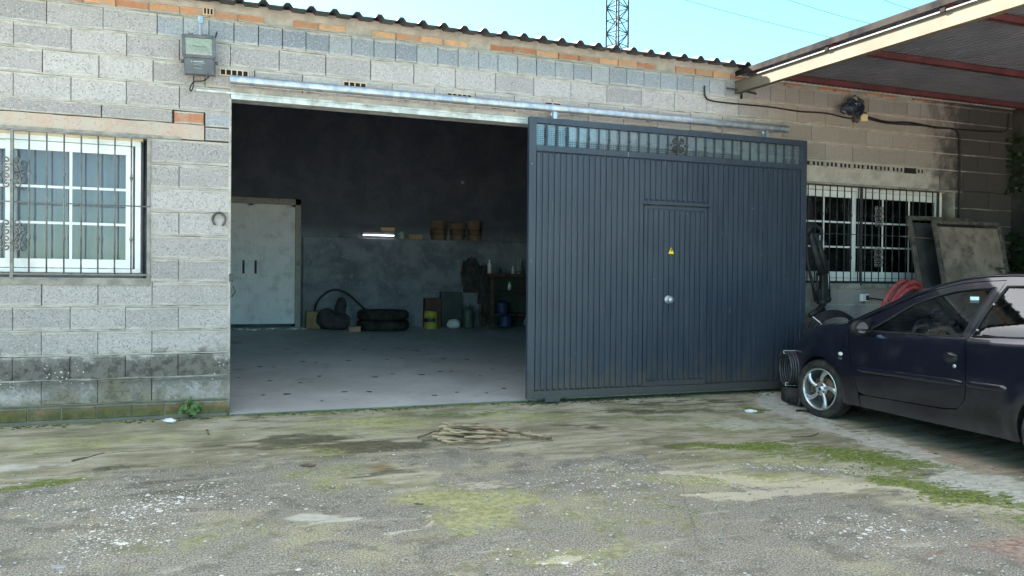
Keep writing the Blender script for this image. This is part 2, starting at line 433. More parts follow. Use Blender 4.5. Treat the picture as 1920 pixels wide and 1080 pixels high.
def sheet_underside():
    return mat('roof_sheet', (.035, .042, .055), (.055, .064, .082), 3, .5, .3, .15, 30)
ROOFM = sheet_underside()
M = dict(
    galv=mat('galvanised_steel', (.30, .36, .44), (.50, .55, .60), 14, .42, .75, .15, 40, dirt=((.30, .25, .20), 7, .6)),
    steel=mat('bare_steel_plate', (.42, .43, .43), (.62, .63, .62), 9, .55, .3, .2, dirt=((.25, .19, .14), 6, .6)),
    white=mat('white_aluminium', (.70, .72, .74), (.80, .81, .82), 4, .4, 0, 0, dirt=((.5, .47, .42), 6, .3)),
    iron=mat('grey_iron', (.13, .125, .12), (.22, .21, .20), 20, .55, .4, .1),
    dkiron=mat('dark_iron', (.025, .027, .032), (.055, .055, .06), 20, .5, .4, .1),
    beige=mat('cream_shutter_box', (.58, .50, .36), (.66, .60, .48), 5, .6),
    curtain=mat('grey_blind', (.37, .34, .39), (.44, .41, .46), 3, .85, stretch=(3, 1, .3)),
    dcurtain=mat('dark_blind', (.02, .022, .028), (.035, .038, .048), 3, .9),
    black=mat('black_plastic', (.010, .010, .012), (.026, .025, .028), 12, .6, 0, .3, spec=.35),
    rubber=mat('tyre_rubber', (.018, .017, .017), (.05, .046, .042), 9, .8, 0, .2, 80, spec=.25),
    rim=mat('alloy', (.50, .52, .54), (.66, .68, .70), 10, .32, .8, .05, dirt=((.28, .24, .2), 8, .5)),
    disc=mat('rusty_disc', (.08, .06, .045), (.16, .11, .07), 20, .6, .5),
    redoxide=mat('red_oxide_paint', (.075, .020, .027), (.12, .033, .040), 5, .6, 0, .1, dirt=((.10, .05, .05), 6, .5)),
    cream=mat('edge_beam_paint', (.125, .108, .085), (.15, .13, .10), 3, .9, 0, .05, spec=.1, dirt=((.10, .080, .065), 9, .3)),
    wood=mat('dry_wood', (.16, .11, .07), (.42, .32, .21), 14, .85, 0, .6, 60, stretch=(.3, 1.0, 1.0), contrast=(.38, .62)),
    bark=mat('dark_bark', (.07, .055, .04), (.18, .14, .10), 40, .9, 0, .6, 90),
    yellow=mat('yellow_paint', (.36, .32, .04), (.46, .42, .07), 6, .5, dirt=((.2, .18, .05), 9, .4)),
    red=mat('red_hose_rubber', (.36, .045, .05), (.50, .08, .08), 10, .55, 0, .1, dirt=((.3, .2, .18), 9, .4)),
    orange=mat('orange_red_plastic', (.70, .09, .02), None, 5, .4),
    whitep=mat('white_plastic', (.68, .69, .70), (.80, .80, .80), 6, .45),
    green=mat('green_enamel', (.05, .085, .075), (.07, .115, .10), 6, .45),
    blue=mat('blue_plastic', (.014, .035, .10), (.02, .05, .14), 6, .5),
    leaf=mat('weed_leaf', (.045, .09, .025), (.11, .19, .06), 20, .55, spec=.35),
    ivy=mat('ivy_leaf', (.006, .012, .005), (.022, .045, .014), 9, .5, spec=.3),
    mud=mat('muddy_panel', (.17, .130, .11), (.28, .225, .19), 5, .85, 0, .5, 20, dirt=((.06, .05, .04), 7, .7)),
    scrap=mat('weathered_steel', (.06, .055, .052), (.15, .135, .12), 12, .7, .3, .3, dirt=((.22, .13, .09), 8, .5)),
    doorw=mat('painted_door', (.74, .75, .82), (.80, .81, .87), 4, .6, dirt=((.25, .23, .2), 5, .3)),
    cloth=mat('dark_cloth', (.03, .028, .032), (.06, .055, .06), 8, .95, 0, .4, 15),
    brown=mat('brown_bench_wood', (.06, .032, .024), (.11, .06, .042), 9, .8),
    cardboard=mat('cardboard', (.30, .22, .14), (.38, .29, .19), 6, .85),
    bucket=mat('tan_bucket_plastic', (.20, .14, .10), (.27, .20, .15), 5, .6, dirt=((.15, .09, .05), 12, .6)),
    silver=mat('floodlight_reflector', (.75, .80, .82), (.85, .9, .92), 5, .22, .9),
    lampgrey=mat('grey_cast_housing', (.065, .072, .088), (.10, .11, .13), 8, .5, .2, .1),
    tower=mat('mast_steel', (.014, .012, .014), (.035, .03, .034), 2, .8, 0, spec=.1),
    seat=mat('seat_fabric', (.03, .03, .035), (.055, .055, .06), 40, .95),
    dull=mat('dull_grey_plastic', (.10, .105, .11), (.15, .155, .16), 6, .6),
)
# ------------------------------------------------------------------ the garage building
XL, XR, YB = -4.2, 9.62, 6.0
DX0, DX1, DZ = -.125, 3.17, 2.82              # doorway
LW = (-2.80, -.78, 1.20, 2.43)                # left window opening
RW = (5.50, 8.58, 1.215, 2.41)                # right window opening
GB = thing('garage_building', (0, 0, 0), 'long grey concrete block garage with a wide open doorway and a dark corrugated roof', 'building')

ROWS = [.145, .354, .559, .765, .970, 1.18, 1.385, 1.59, 1.795, 2.0, 2.21, 2.43, 2.69, 2.90, 3.105, 3.31, 3.51]
wb = MB(); mo = MB()
EX = [(DX0, DX1, -1, DZ + .09), (LW[0], LW[1], LW[2] - .0, LW[3]), (RW[0], RW[1], RW[2], RW[3])]
def spans(x0, x1, z0, z1):
    """parts of x0..x1 outside the openings at this height"""
    out = [(x0, x1)]; zc = (z0 + z1) / 2
    for a, b, c, d in EX:
        if c < zc < d:
            n = []
            for p, q in out:
                if q <= a or p >= b: n.append((p, q)); continue
                if p < a: n.append((p, a))
                if q > b: n.append((b, q))
            out = n
    return [(p, q) for p, q in out if q - p > .03]
def block(x0, x1, z0, z1, kind=0, y0=None, depth=.05, r=None):
    y0 = random.uniform(-.0025, .0025) if y0 is None else y0
    r = random.random() if r is None else r
    b = .004; fl = [(x0, z0), (x1, z0), (x1, z1), (x0, z1)]; inn = [(x0 + b, z0 + b), (x1 - b, z0 + b), (x1 - b, z1 - b), (x0 + b, z1 - b)]
    vs = [(x, y0, z) for x, z in inn] + [(x, y0 + b, z) for x, z in fl] + [(x, y0 + depth, z) for x, z in fl]
    fs = [(0, 1, 2, 3)] + [(i, (i + 1) % 4, (i + 1) % 4 + 4, i + 4) for i in range(4)] + [(i + 4, (i + 1) % 4 + 4, (i + 1) % 4 + 8, i + 8) for i in range(4)]
    c = [(r, 0, 0, kind), (r, 0, 1, kind), (r, 1, 1, kind), (r, 1, 0, kind)]
    cs = [c] + [[c[i], c[(i + 1) % 4], c[(i + 1) % 4], c[i]] for i in range(4)] * 2
    wb.add(vs, fs, cs)
GAPH, GAPV = .006, .013
for i in range(len(ROWS) - 1):
    z0, z1 = ROWS[i], ROWS[i + 1]
    if i == 11: continue                       # lintel level, built below
    ph = -.131 if i in (1, 3, 5, 7, 9) else -.34   # alternate half bond
    if i == 12: ph = -.131
    if i == 13: ph = -.34
    if i == 14: ph = -.131 + .0
    if i == 15: ph = -.34
    kinds = 0
    for a, b in spans(XL, XR, z0, z1):
        w = .415
        if i == 15:                            # header course: cut blocks in the middle stretch
            k = int(math.floor((a + .55) / .2075)) - 1; xs = []
            x = -.725
            while x > a: x -= .415
            cuts = []
            while x < b:
                cuts.append(x); x += .2075 if -.74 < x < 7.9 else .415
            cuts.append(b)
        else:
            n0 = math.floor((a - ph) / w); cuts = [ph + w * (n0 + k) for k in range(int((b - a) / w) + 3)]
        cuts = [a] + [c for c in cuts if a + .03 < c < b - .03] + [b]
        # the jamb pier beside the doorway shows cut ends
        if abs(b - DX0) < .01 and i % 2 == 0: cuts = [c for c in cuts if c < b - .25 or c == b]
        for p, q in zip(cuts, cuts[1:]):
            g = GAPH * random.uniform(.4, 1.2)
            kd = 0
            if i == 15 and p > -.76 and p < 8: kd = .2
            if p > DX0 - .22 and q < DX0 + .01 and q - p < .3: kd = .2
            jit = random.uniform(-.003, .003)
            block(p + g / 2, q - g / 2, z0 + GAPV / 2 + jit, z1 - GAPV / 2 + jit, kd)
def bed(x0, x1, z, h=.014, jz=.005, y=-.001):
    n = max(2, int((x1 - x0) / .035)); vs = []
    for k in range(n + 1):
        x = x0 + (x1 - x0) * k / n
        t = h / 2 * (1 + .9 * MN.noise(Vector((x * 9, z * 31, 0)))); c = z + jz * MN.noise(Vector((x * 3, z * 17, 4)))
        yy = y - .004 * MN.noise(Vector((x * 7, z * 13, 9)))
        vs += [(x, yy + .012, c - t - .002), (x, yy, c - t), (x, yy, c + t), (x, yy + .012, c + t + .002)]
    fs = []
    for k in range(n):
        for q in range(3): fs.append((4 * k + q, 4 * k + 4 + q, 4 * k + 5 + q, 4 * k + 1 + q))
    mo.sm = True; mo.add(vs, fs); mo.sm = False
for z in ROWS:
    if z == 2.43: continue
    for a, b in spans(XL, XR, z - .001, z + .001): bed(a, b, z)
# foot: a course of old bricks
for a, b in spans(XL, XR, 0, .1):
    x = a
    while x < b:
        q = min(b, x + random.uniform(.22, .27)); block(x + .005, q - .005, .02, .125, .6, random.uniform(-.004, .006)); x = q
    mo.box(a, b, .006, .05, -.25, .14)
# jamb strip beside the doorway (smooth cement edge)
wb.a = (.9, .5, .5, .9); wb.box(DX0 - .016, DX0 + .004, -.004, .20, 0, DZ)
# level of the window heads 2.43 - 2.69
def plast(x0, x1, z0, z1, y=-.004, kind=.9):
    n = max(2, int((x1 - x0) / .05)); m = 5; vs = []; r = random.random()
    for k in range(n + 1):
        for j in range(m + 1):
            x = x0 + (x1 - x0) * k / n; z = z0 + (z1 - z0) * j / m
            e = 0 if 0 < j < m else .006 * MN.noise(Vector((x * 6, z * 9, 2)))
            vs.append((x, y - .006 * MN.noise(Vector((x * 5, z * 14, 1))), z + e))
    fs = [(k * (m + 1) + j, (k + 1) * (m + 1) + j, (k + 1) * (m + 1) + j + 1, k * (m + 1) + j + 1) for k in range(n) for j in range(m)]
    wb.sm = True; wb.add(vs, fs, [[(r, .5, .5, kind)] * 4] * len(fs)); wb.sm = False
    wb.a = (r, .5, .5, kind); wb.box(x0, x1, y + .006, .05, z0, z1)
plast(XL, -.345, 2.435, 2.565, -.006, 1.0)
for p, q, kd in [(XL, -3.3, 0), (-3.3, -2.0, 0), (-2.0, -1.15, 0), (-1.15, -.60, 0), (-.59, -.345, .6)]:
    block(p + .004, q - .004, 2.575 if kd == 0 else 2.572, 2.682 if kd == 0 else 2.675, kd)
for a, b in [(-.335, -.13)]:
    block(a, b, 2.44, 2.55, 0); block(a, b, 2.56, 2.683, .2)
plast(3.3, XR - 1.3, 2.435, 2.61, -.003, .9)
x = 3.3
for p in (8.35, 8.76, 9.17): block(p, p + .40, 2.44, 2.68, 0)
# row of hollow bricks over the right window: each shows three small dark cells
x = 5.9; k = 0
while x < 8.05:
    if k not in (9,):
        wb.a = (random.random(), .5, .5, .92)
        for j in range(4): wb.box(x + .061 * j - .006, x + .061 * j + .006, -.008, .03, 2.618, 2.676)
        wb.box(x - .006, x + .189, -.008, .03, 2.612, 2.622); wb.box(x - .006, x + .189, -.008, .03, 2.672, 2.682)
    x += .205; k += 1
cell_ = MB(); cell_.box(5.89, 8.06, .010, .03, 2.612, 2.68); cell_.build('brick_cells', mat('cell_dark', (.012, .011, .01), None, 4, .95), GB)
wb.a = (.5, .5, .5, .92); wb.box(5.3, 5.89, -.003, .04, 2.615, 2.68); wb.box(8.06, 8.34, -.003, .04, 2.615, 2.68)
# brick course and rough mortar under the roof
x = XL
while x < XR:
    q = min(XR, x + random.uniform(.225, .262)); s = random.random()
    if s > .12: block(x + .006, q - .006, 3.518 + random.uniform(0, .006), 3.590 + random.uniform(-.006, .006), .6, random.uniform(-.006, .004))
    x = q
n = int((XR - XL) / .05); vs = []
for k in range(n + 1):
    xx = XL + (XR - XL) * k / n
    for j in range(7):
        z = 3.50 + .17 * j / 6; cover = .023 if (3.51 < z < 3.605) else 0
        vs.append((xx, -.004 + cover - .022 * max(0, MN.noise(Vector((xx * 4.2, z * 9, 5)))) - (.008 if z > 3.6 else 0), z))
fs = [(k * 7 + j, (k + 1) * 7 + j, (k + 1) * 7 + j + 1, k * 7 + j + 1) for k in range(n) for j in range(6)]
mo.sm = True; mo.add(vs, fs); mo.sm = False
# core of the wall behind the blocks (with the three openings)
def core(mb, x0, x1, z0, z1, y0=.03, y1=.20): mb.box(x0, x1, y0, y1, z0, z1)
co = MB()
core(co, XL, LW[0], -.3, 3.66); core(co, LW[0], LW[1], -.3, LW[2]); core(co, LW[0], LW[1], LW[3], 3.66); core(co, LW[1], DX0 - .012, -.3, 3.66)
core(co, DX0 - .012, DX1, DZ + .09, 3.66); core(co, DX1, RW[0], -.3, 3.66); core(co, RW[0], RW[1], -.3, RW[2]); core(co, RW[0], RW[1], RW[3], 3.66); core(co, RW[1], XR, -.3, 3.66)
front = wb.build('front_wall', WALL, GB, attr=True)
mo.build('mortar_joint', MORTAR, front)
co.build('wall_core', mat('dark_core', (.045, .043, .04), None, 8, .95), front)
# window sills / reveals plastered grey
for a, b, c, d in (LW, RW):
    rv = MB()
    rv.box(a - .01, b + .012, -.012, .16, c - .045, c + .012)
    rv.box(b - .018, b + .010, -.010, .16, c + .012, d); rv.box(a - .01, a + .018, -.010, .16, c + .012, d)
    rv.box(a - .02, b + .25 if a < 0 else b + .12, -.010, .16, d - .004, d + .022)
    rv.build('reveal', mat('grey_render', (.21, .195, .175), (.32, .30, .27), 7, .9, 0, .5, 50, dirt=((.10, .09, .08), 5, .5)), front)

# steel lintel over the doorway and crumbling mortar above it
li = MB(); li.box(-.41, DX1, -.016, .0, DZ + .042, DZ + .060); li.box(DX0, DX1, -.014, .02, DZ - .0, DZ + .04); li.box(DX0, DX1, .02, .2, DZ + .01, DZ + .09)
li.build('lintel', M['steel'], GB)
cr = MB(); n = int(3.5 / .03); vs = []
for k in range(n + 1):
    xx = -.13 + 3.5 * k / n
    for j in range(4):
        z = DZ + .06 + .045 * j / 3; vs.append((xx, -.012 - .028 * max(0, .15 + MN.noise(Vector((xx * 11, z * 20, 3)))), z))
cr.sm = True; cr.add(vs, [(k * 4 + j, (k + 1) * 4 + j, (k + 1) * 4 + j + 1, k * 4 + j + 1) for k in range(n) for j in range(3)])
cr.build('crumbling_mortar', MORTAR, front)
# sliding-door rail: galvanised channel tube, split underneath, on brackets
rl = MB()
prof = [(cos(t) * .038, sin(t) * .042) for t in [RAD(a) for a in range(-70, 251, 20)]]
def railz(x): return 2.965 + (x + .13) * .0042
vs = []; xs = [-.13, 1.5, 3, 4.5, 5.87]
for xx in xs:
    for a, b in prof: vs.append((xx, -.10 + a, railz(xx) + b))
    for a, b in reversed(prof): vs.append((xx, -.10 + a * .9, railz(xx) + b * .9))
L = 2 * len(prof)
for k in range(len(xs) - 1):
    for j in range(L): rl.add([], []); rl.f.append((k * L + j, k * L + (j + 1) % L, (k + 1) * L + (j + 1) % L, (k + 1) * L + j)); rl.mi.append(0); rl.smooth.append(False); rl.attr.append([(0,) * 4] * 4)
rl.v = vs
for xx in (.55, 1.45, 2.35, 3.2, 4.1, 5.0, 5.7): rl.box(xx - .02, xx + .02, -.07, .0, railz(xx) - .03, railz(xx) + .05)
rl.build('door_rail', M['galv'], GB)
# hollow brick ends built into the wall
def hollow(x0, x1, z0, cells, slope=0):
    h = MB(); w = (x1 - x0) / cells; H = .045 if cells > 3 else .05
    for j in range(cells + 1): h.box(x0 + w * j - .005, x0 + w * j + .005, -.018, .02, z0, z0 + H)
    h.box(x0 - .005, x1 + .005, -.018, .02, z0 - .008, z0); h.box(x0 - .005, x1 + .005, -.018, .02, z0 + H, z0 + H + .008)
    o = h.build('hollow_brick', mat('pale_clay', (.50, .38, .28), (.60, .48, .38), 12, .9), front)
    d = MB(); d.box(x0, x1, .012, .03, z0, z0 + H); d.build('dark_cell', mat('cell_dark', (.01, .01, .01), None, 4, .95), o) if False else None
    h2 = MB(); h2.box(x0, x1, -.008, .0, z0, z0 + H); h2.build('cell', mat('cell_dark', (.012, .011, .01), None, 4, .95), front)
hollow(-.355, -.275, 3.545, 3); hollow(-.215, .02, 3.028, 5); hollow(.86, 1.07, 3.022, 4); hollow(1.86, 2.11, 3.008, 5); hollow(2.89, 3.07, 3.005, 2)

# roof sheet: trapezoid ribs running from the eave up to the back
rf = MB(); pitch = .2025; x = XL - .1; prof = []
x0 = .346 - pitch * int((.346 - XL) / pitch + 1)
while x0 < XR + .1:
    prof += [(x0 - .046, 0), (x0 - .016, .037), (x0 + .016, .037), (x0 + .046, 0)]; x0 += pitch
def zroof(y): return 3.617 + .165 * (y + .25)
vs = []
ys = (-.25, .0, 3, 6.3)
for y in ys:
    for a, b in prof: vs.append((a, y, zroof(y) + b + .003 * MN.noise(Vector((a * 3, y, 0)))))
n = len(prof); fs = []
for k in range(len(ys) - 1): fs += [(k * n + j, k * n + j + 1, (k + 1) * n + j + 1, (k + 1) * n + j) for j in range(n - 1)]
vs2 = [(a, b, c - .004) for a, b, c in vs]; o = len(vs)
rf.add(vs + vs2, fs + [tuple(o + q for q in f[::-1]) for f in fs] + [(j, j + 1, o + j + 1, o + j) for j in range(n - 1)])
rf.build('roof', ROOFM, GB, fixn=False)
# side and back walls, inner partitions
iw = MB(); iw.prism([(XL, -.3), (XL, 4.3), (XL + .2, 4.3), (XL + .2, -.3)], .2, YB + .2)
sh = MB()
def sidewall(x0, x1):
    sh.prism([(.2, -.3), (YB + .2, -.3), (YB + .2, zroof(YB) - .0), (.2, zroof(.2) - .004)], x0, x1, 'x')
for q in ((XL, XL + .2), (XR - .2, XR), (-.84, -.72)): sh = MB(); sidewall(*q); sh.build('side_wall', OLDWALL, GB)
bw = MB(); bw.box(XL, -.90, YB, YB + .2, -.3, zroof(YB)); bw.box(-.90, .80, YB, YB + .2, 2.47, zroof(YB)); bw.box(.80, XR, YB, YB + .2, -.3, zroof(YB)); bw.box(-1, .9, YB + .2, YB + .25, -.3, 3)
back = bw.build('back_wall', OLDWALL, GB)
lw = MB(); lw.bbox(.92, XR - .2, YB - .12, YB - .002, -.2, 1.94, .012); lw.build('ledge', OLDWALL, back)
# inner double door in the back wall
df = MB()
for a, b, c, d in ((-.99, -.90, .3, 2.56), (.80, .89, .3, 2.56), (-.99, .89, 2.46, 2.56)): df.bbox(a, b, YB - .05, YB + .08, c, d)
idr = df.build('inner_door', mat('dusty_door_frame', (.30, .29, .27), (.40, .39, .37), 9, .8, dirt=((.12, .11, .1), 9, .6)), GB)
for a, b, hx in ((-.78, .05, -.02), (.13, .74, .17)):
    l = MB(); l.bbox(a, b, YB - .01, YB + .04, .46, 2.43, .004)
    l.bbox(a + .07, b - .07, YB - .017, YB - .009, .60, 2.32, .003)
    l.build('door_leaf', M['doorw'], idr)
    hd = MB(); hd.box(hx - .018, hx + .018, YB - .022, YB - .01, 1.30, 1.52); hd.tube([(hx, YB - .02, 1.33), (hx, YB - .06, 1.35), (hx, YB - .06, 1.47), (hx, YB - .02, 1.49)], .010)
    hd.build('handle', M['dkiron'], idr)
ds = MB(); ds.box(.05, .13, YB + .0, YB + .04, .46, 2.46); ds.box(.74, .80, YB + .0, YB + .04, .46, 2.46); ds.box(-.9, .8, YB, YB + .04, 2.43, 2.465); ds.box(-.9, -.78, YB, YB + .04, .4, 2.46); ds.build('door_stile', M['doorw'], idr)

# ------------------------------------------------------------------ windows
def window(x0, x1, z0, z1, nm, muntx, dark):
    """two sliding sashes, white frame set back in the opening, iron grille in front"""
    y = .10; f = MB(); xm = (x0 + x1) / 2
    for a, b, c, d in ((x0, x1, z1 - .045, z1), (x0, x1, z0, z0 + .035), (x0, x0 + .045, z0 + .035, z1 - .045), (x1 - .045, x1, z0 + .035, z1 - .045)): f.bbox(a, b, y - .03, y + .04, c, d)
    w = f.build('window', M['white'], GB)
    for s, (a, b, yy) in enumerate(((x0 + .05, xm + .04, y + .012), (xm - .04, x1 - .062, y - .016))):
        m = MB(); t = .055; c, d = z0 + .04, z1 - .05
        for p, q, u, v in ((a, b, d - .075, d), (a, b, c, c + .075), (a, a + t, c + .075, d - .075), (b - t, b, c + .075, d - .075)): m.bbox(p, q, yy - .014, yy + .014, u, v, .002)
        m.build('sash', M['white'], w)
        g = MB(); g.box(a + t, b - t, yy - .003, yy + .003, c + .075, d - .075); g.build('pane', GLASS, w)
        mu = MB(); ga, gb, gc, gd = a + t, b - t, c + .075, d - .075
        nv = muntx
        for k in range(1, nv + 1): xx = ga + (gb - ga) * k / (nv + 1); mu.box(xx - .011, xx + .011, yy - .007, yy - .004, gc, gd)
        for k in (1, 2): zz = gc + (gd - gc) * k / 3; mu.box(ga, gb, yy - .0075, yy - .0045, zz - .0105, zz + .0105)
        mu.build('muntin', M['white'], w)
    bx = MB(); bx.bbox(x0 - .02, x1 + .02, y - .05, y + .03, z1, z1 + .10); bx.build('shutter_box', M['beige'], w)
    cu = MB(); n = 60; vs = []
    for k in range(n + 1):
        xx = x0 + (x1 - x0) * k / n; yy = y + .15 + .002 * sin(k * 1.7)
        vs += [(xx, yy, z0 - .05), (xx, yy, z1 + .1)]
    cu.sm = True; cu.add(vs, [(2 * k, 2 * k + 2, 2 * k + 3, 2 * k + 1) for k in range(n)]); cu.build('blind', dark, w)
    return w
def scrollwork(mb, cx, cz, h, w, y, r=.0065, n=2):
    """wrought iron scrolls: mirrored spirals stacked along a bar"""
    for s in (-1, 1):
        for k in range(n * 2):
            zc = cz - h / 2 + h * (k + .5) / (n * 2); up = 1 if k % 2 == 0 else -1
            pts = []
            for j in range(22):
                t = j / 21; a = t * 2 * pi * 1.25; rad = w * (.16 + .84 * t) * .5
                pts.append((cx + s * (w * .55 + rad * cos(a) * .9), y, zc + up * rad * sin(a)))
            mb.tube(pts, r, 5)
        mb.sphere((cx + s * w * 1.1, y, cz), .010, 6, 4)
    for q in (-.25, .25): mb.box(cx - w * .9, cx + w * .9, y - .004, y + .004, cz + q * h - .004, cz + q * h + .004)
def grille(win, x0, x1, z0, z1, step, mat_, post, knots, orn, y=-.012, first=None):
    g = MB(); g.box(x0, x1, y - .006, y + .016, z1 - .014, z1); g.box(x0, x1, y - .006, y + .012, z0, z0 + .012)
    for p in post: g.box(p - .011, p + .011, y - .008, y + .018, z0 - .03, z1)
    gg = g.build('grille', mat_, win)
    xx = first if first is not None else x0 + step; k = 0; b = MB()
    while xx < x1 - .02:
        b.tube([(xx, y, z0 + .008), (xx, y, z1 - .008)], .0068, 6)
        if k % 2 == 0:
            for zz in ((z0 + .36 * (z1 - z0) - .12, z1 - .30 * (z1 - z0)) if knots else ()):
                b.sphere((xx, y, zz), .014, 8, 6, (1, 1, 1.3)); b.sphere((xx, y, zz + .022), .010, 8, 4); b.sphere((xx, y, zz - .022), .010, 8, 4)
        xx += step; k += 1
    b.build('grille_bar', mat_, gg) if False else b.build('grille_bars', mat_, win)
    r = MB(); zc = (z0 + z1) / 2 - .0; r.tube([(x0 - .01, y + .004, zc), (x1 + .03, y + .004, zc)], .0055, 6); r.build('cross_rod', mat_, win)
    for ox in orn:
        for zz in (z1 - .30 * (z1 - z0), z0 + .27 * (z1 - z0)): s = MB(); scrollwork(s, ox, zz, .26, .065, y - .004); s.build('scroll_ornament', M['iron'], win)
wl = window(-2.79, -.855, 1.255, 2.40, 'left', 1, M['curtain'])
grille(wl, LW[0] + .01, LW[1] - .02, LW[2] + .035, LW[3] - .004, .1258, M['iron'], (-1.795,), True, (-1.795,), first=-2.68)
wr = window(5.62, 8.46, 1.255, 2.40, 'right', 2, M['dcurtain'])
grille(wr, RW[0] + .01, RW[1] - .28, RW[2] + .02, RW[3] - .006, .1085, M['dkiron'], (7.06, 8.30), True, (7.33,), first=5.60)

# ------------------------------------------------------------------ steel sliding gate
GY = -.155
GT = thing('sliding_gate', (4.38, GY, .02), 'dark blue ribbed steel sliding gate with barred top strip, slid half across the doorway', 'gate')
gx0, gx1, gz0, gz1 = 2.665, 6.09, .035, 2.862
fr = MB()
fr.bbox(gx0, gx0 + .075, GY - .02, GY + .035, gz0, gz1); fr.bbox(gx1 - .075, gx1, GY - .02, GY + .035, gz0, gz1)
fr.bbox(gx0 + .075, gx1 - .075, GY - .02, GY + .035, gz1 - .06, gz1); fr.bbox(gx0 + .075, gx1 - .075, GY - .018, GY + .03, 2.525, 2.585); fr.bbox(gx0 + .075, gx1 - .075, GY - .018, GY + .03, gz0, gz0 + .075)
fr.bbox(2.86, 3.02, GY - .03, GY + .03, gz0 - .035, gz0 + .01)
fr.build('frame', GATE, GT)
def ribs(x0, x1, z0, z1, y, name, parent, p=.0655, d=.013):
    m = MB(); x = x0; pr = [(x0, y)]
    n = round((x1 - x0) / p); p = (x1 - x0) / n
    for k in range(n):
        a = x0 + k * p; pr += [(a + .004, y), (a + .010, y - d * .0), (a + p * .18, y - d), (a + p * .74, y - d), (a + p * .86, y), (a + p - .004, y)]
    pr.append((x1, y)); N = len(pr)
    vs = [(a, b, z) for z in (z0, z0 + .02, z1 - .02, z1) for a, b in pr]
    vs = [(a, b + .006 * MN.noise(Vector((a * 2.2, z * 1.3, 7))), z) for a, b, z in vs]
    # ends of the ribs fold back flat
    for j, (a, b) in enumerate(pr): vs[j] = (a, y, z0); vs[3 * N + j] = (a, y, z1)
    m.add(vs, [(k * N + j, k * N + j + 1, (k + 1) * N + j + 1, (k + 1) * N + j) for k in range(3) for j in range(N - 1)])
    m.box(x0, x1, y + .004, y + .012, z0, z1)
    return m.build(name, GATE, parent, fixn=False)
wx0, wx1, wz0, wz1 = 3.975, 4.755, .115, 2.03
ribs(gx0 + .075, wx0 - .002, gz0 + .075, 2.525, GY, 'ribbed_panel', GT); ribs(wx1 + .002, gx1 - .075, gz0 + .075, 2.525, GY, 'ribbed_panel', GT)
ribs(wx0 - .002, wx1 + .002, wz1 + .055, 2.525, GY, 'ribbed_panel', GT)
wk = ribs(wx0 + .035, wx1 - .035, wz0 + .05, wz1 - .03, GY - .010, 'wicket_door', GT)
wf = MB()
for a, b, c, d in ((wx0, wx0 + .035, wz0, wz1), (wx1 - .035, wx1, wz0, wz1), (wx0 + .035, wx1 - .035, wz1 - .03, wz1), (wx0 + .035, wx1 - .035, wz0, wz0 + .05)): wf.box(a, b, GY - .014, GY, c, d)
wf.build('door_frame', GATE, wk)
dr = MB(); dr.bbox(wx0 - .03, wx1 + .03, GY - .028, GY - .002, wz1 + .012, wz1 + .052, .006); dr.build('drip_strip', GATE, GT)
kn = MB(); kn.lathe([(0, .0), (.045, .0), (.045, -.008), (.036, -.012), (.018, -.014), (.018, -.035), (.032, -.045), (.036, -.06), (.028, -.072), (0, -.076)][::-1], 24, 'y', (4.268, GY - .024, 1.035))
kn.build('knob', M['galv'], wk)
sg = MB(); sx, sz, yy = 4.298, 1.555, GY - .0255
sg.prism([(sx - .040, sz - .032), (sx + .040, sz - .032), (sx, sz + .045)], yy - .002, yy)
so = sg.build('warning_sign', mat('sign_yellow', (.80, .62, .02), None, 4, .45), wk); so['label'] = 'small yellow triangular warning sticker with a black mark'
sb = MB(); sb.prism([(sx - .002, sz + .022), (sx + .010, sz + .022), (sx + .003, sz + .006), (sx + .011, sz + .006), (sx - .006, sz - .022), (sx - .001, sz - .002), (sx - .009, sz - .002)], yy - .0035, yy - .0025)
for a, b in (((-.037, -.030), (.037, -.030)), ((.037, -.030), (0, .041)), ((0, .041), (-.037, -.030))): sb.bar((sx + a[0], yy - .003, sz + a[1]), (sx + b[0], yy - .003, sz + b[1]), .003)
sb.build('warning_mark', M['dkiron'], wk)
# barred strip with wire mesh
b0, b1 = gx0 + .075, gx1 - .075; nb = 28; stp = (b1 - b0) / nb
for k in range(1, nb):
    xx = b0 + k * stp; b = MB(); b.box(xx - .0075, xx + .0075, GY - .010, GY + .005, 2.585, gz1 - .06)
    if k % 2 == 1 and k != 14: b.sphere((xx, GY - .003, 2.69), .0165, 8, 6, (1, 1, 1.25)); b.sphere((xx, GY - .003, 2.665), .011, 8, 4); b.sphere((xx, GY - .003, 2.715), .011, 8, 4)
    b.build('grille_bar', GATE, GT)
wm = MB(); z = 2.59
for k in range(int((b1 - b0) / .0195)): xx = b0 + .0195 * (k + .5); wm.box(xx - .0008, xx + .0008, GY + .014, GY + .016, 2.585, gz1 - .06)
while z < gz1 - .06: wm.box(b0, b1, GY + .0162, GY + .018, z - .0010, z + .0010); z += .0195
wm.build('wire_mesh', M['galv'], GT)
gp = MB(); gp.box(b0, b1, GY + .0205, GY + .0235, 2.585, gz1 - .06); gp.build('pane', glass_material('gate_glass', (.88, .97, 1.0), .02, .15), GT)
orn = MB(); cx = b0 + 14 * stp
for s in (-1, 1):
    for u in (-1, 1):
        pts = []
        for j in range(26):
            t = j / 25; a = t * 2 * pi * 1.3; rad = .036 * (.15 + .85 * t); pts.append((cx + s * (.036 + rad * cos(a)), GY - .015, 2.69 + u * (.040 + rad * sin(a) * .9)))
        orn.tube(pts, .0085, 6)
    orn.sphere((cx + s * .085, GY - .015, 2.69), .012, 8, 6)
    for u in (-1, 1): orn.tube([(cx + s * .012, GY - .015, 2.69), (cx + s * .028, GY - .015, 2.69 + u * .085)], [.007, .002], 6)
orn.build('scroll_ornament', M['dkiron'], GT)
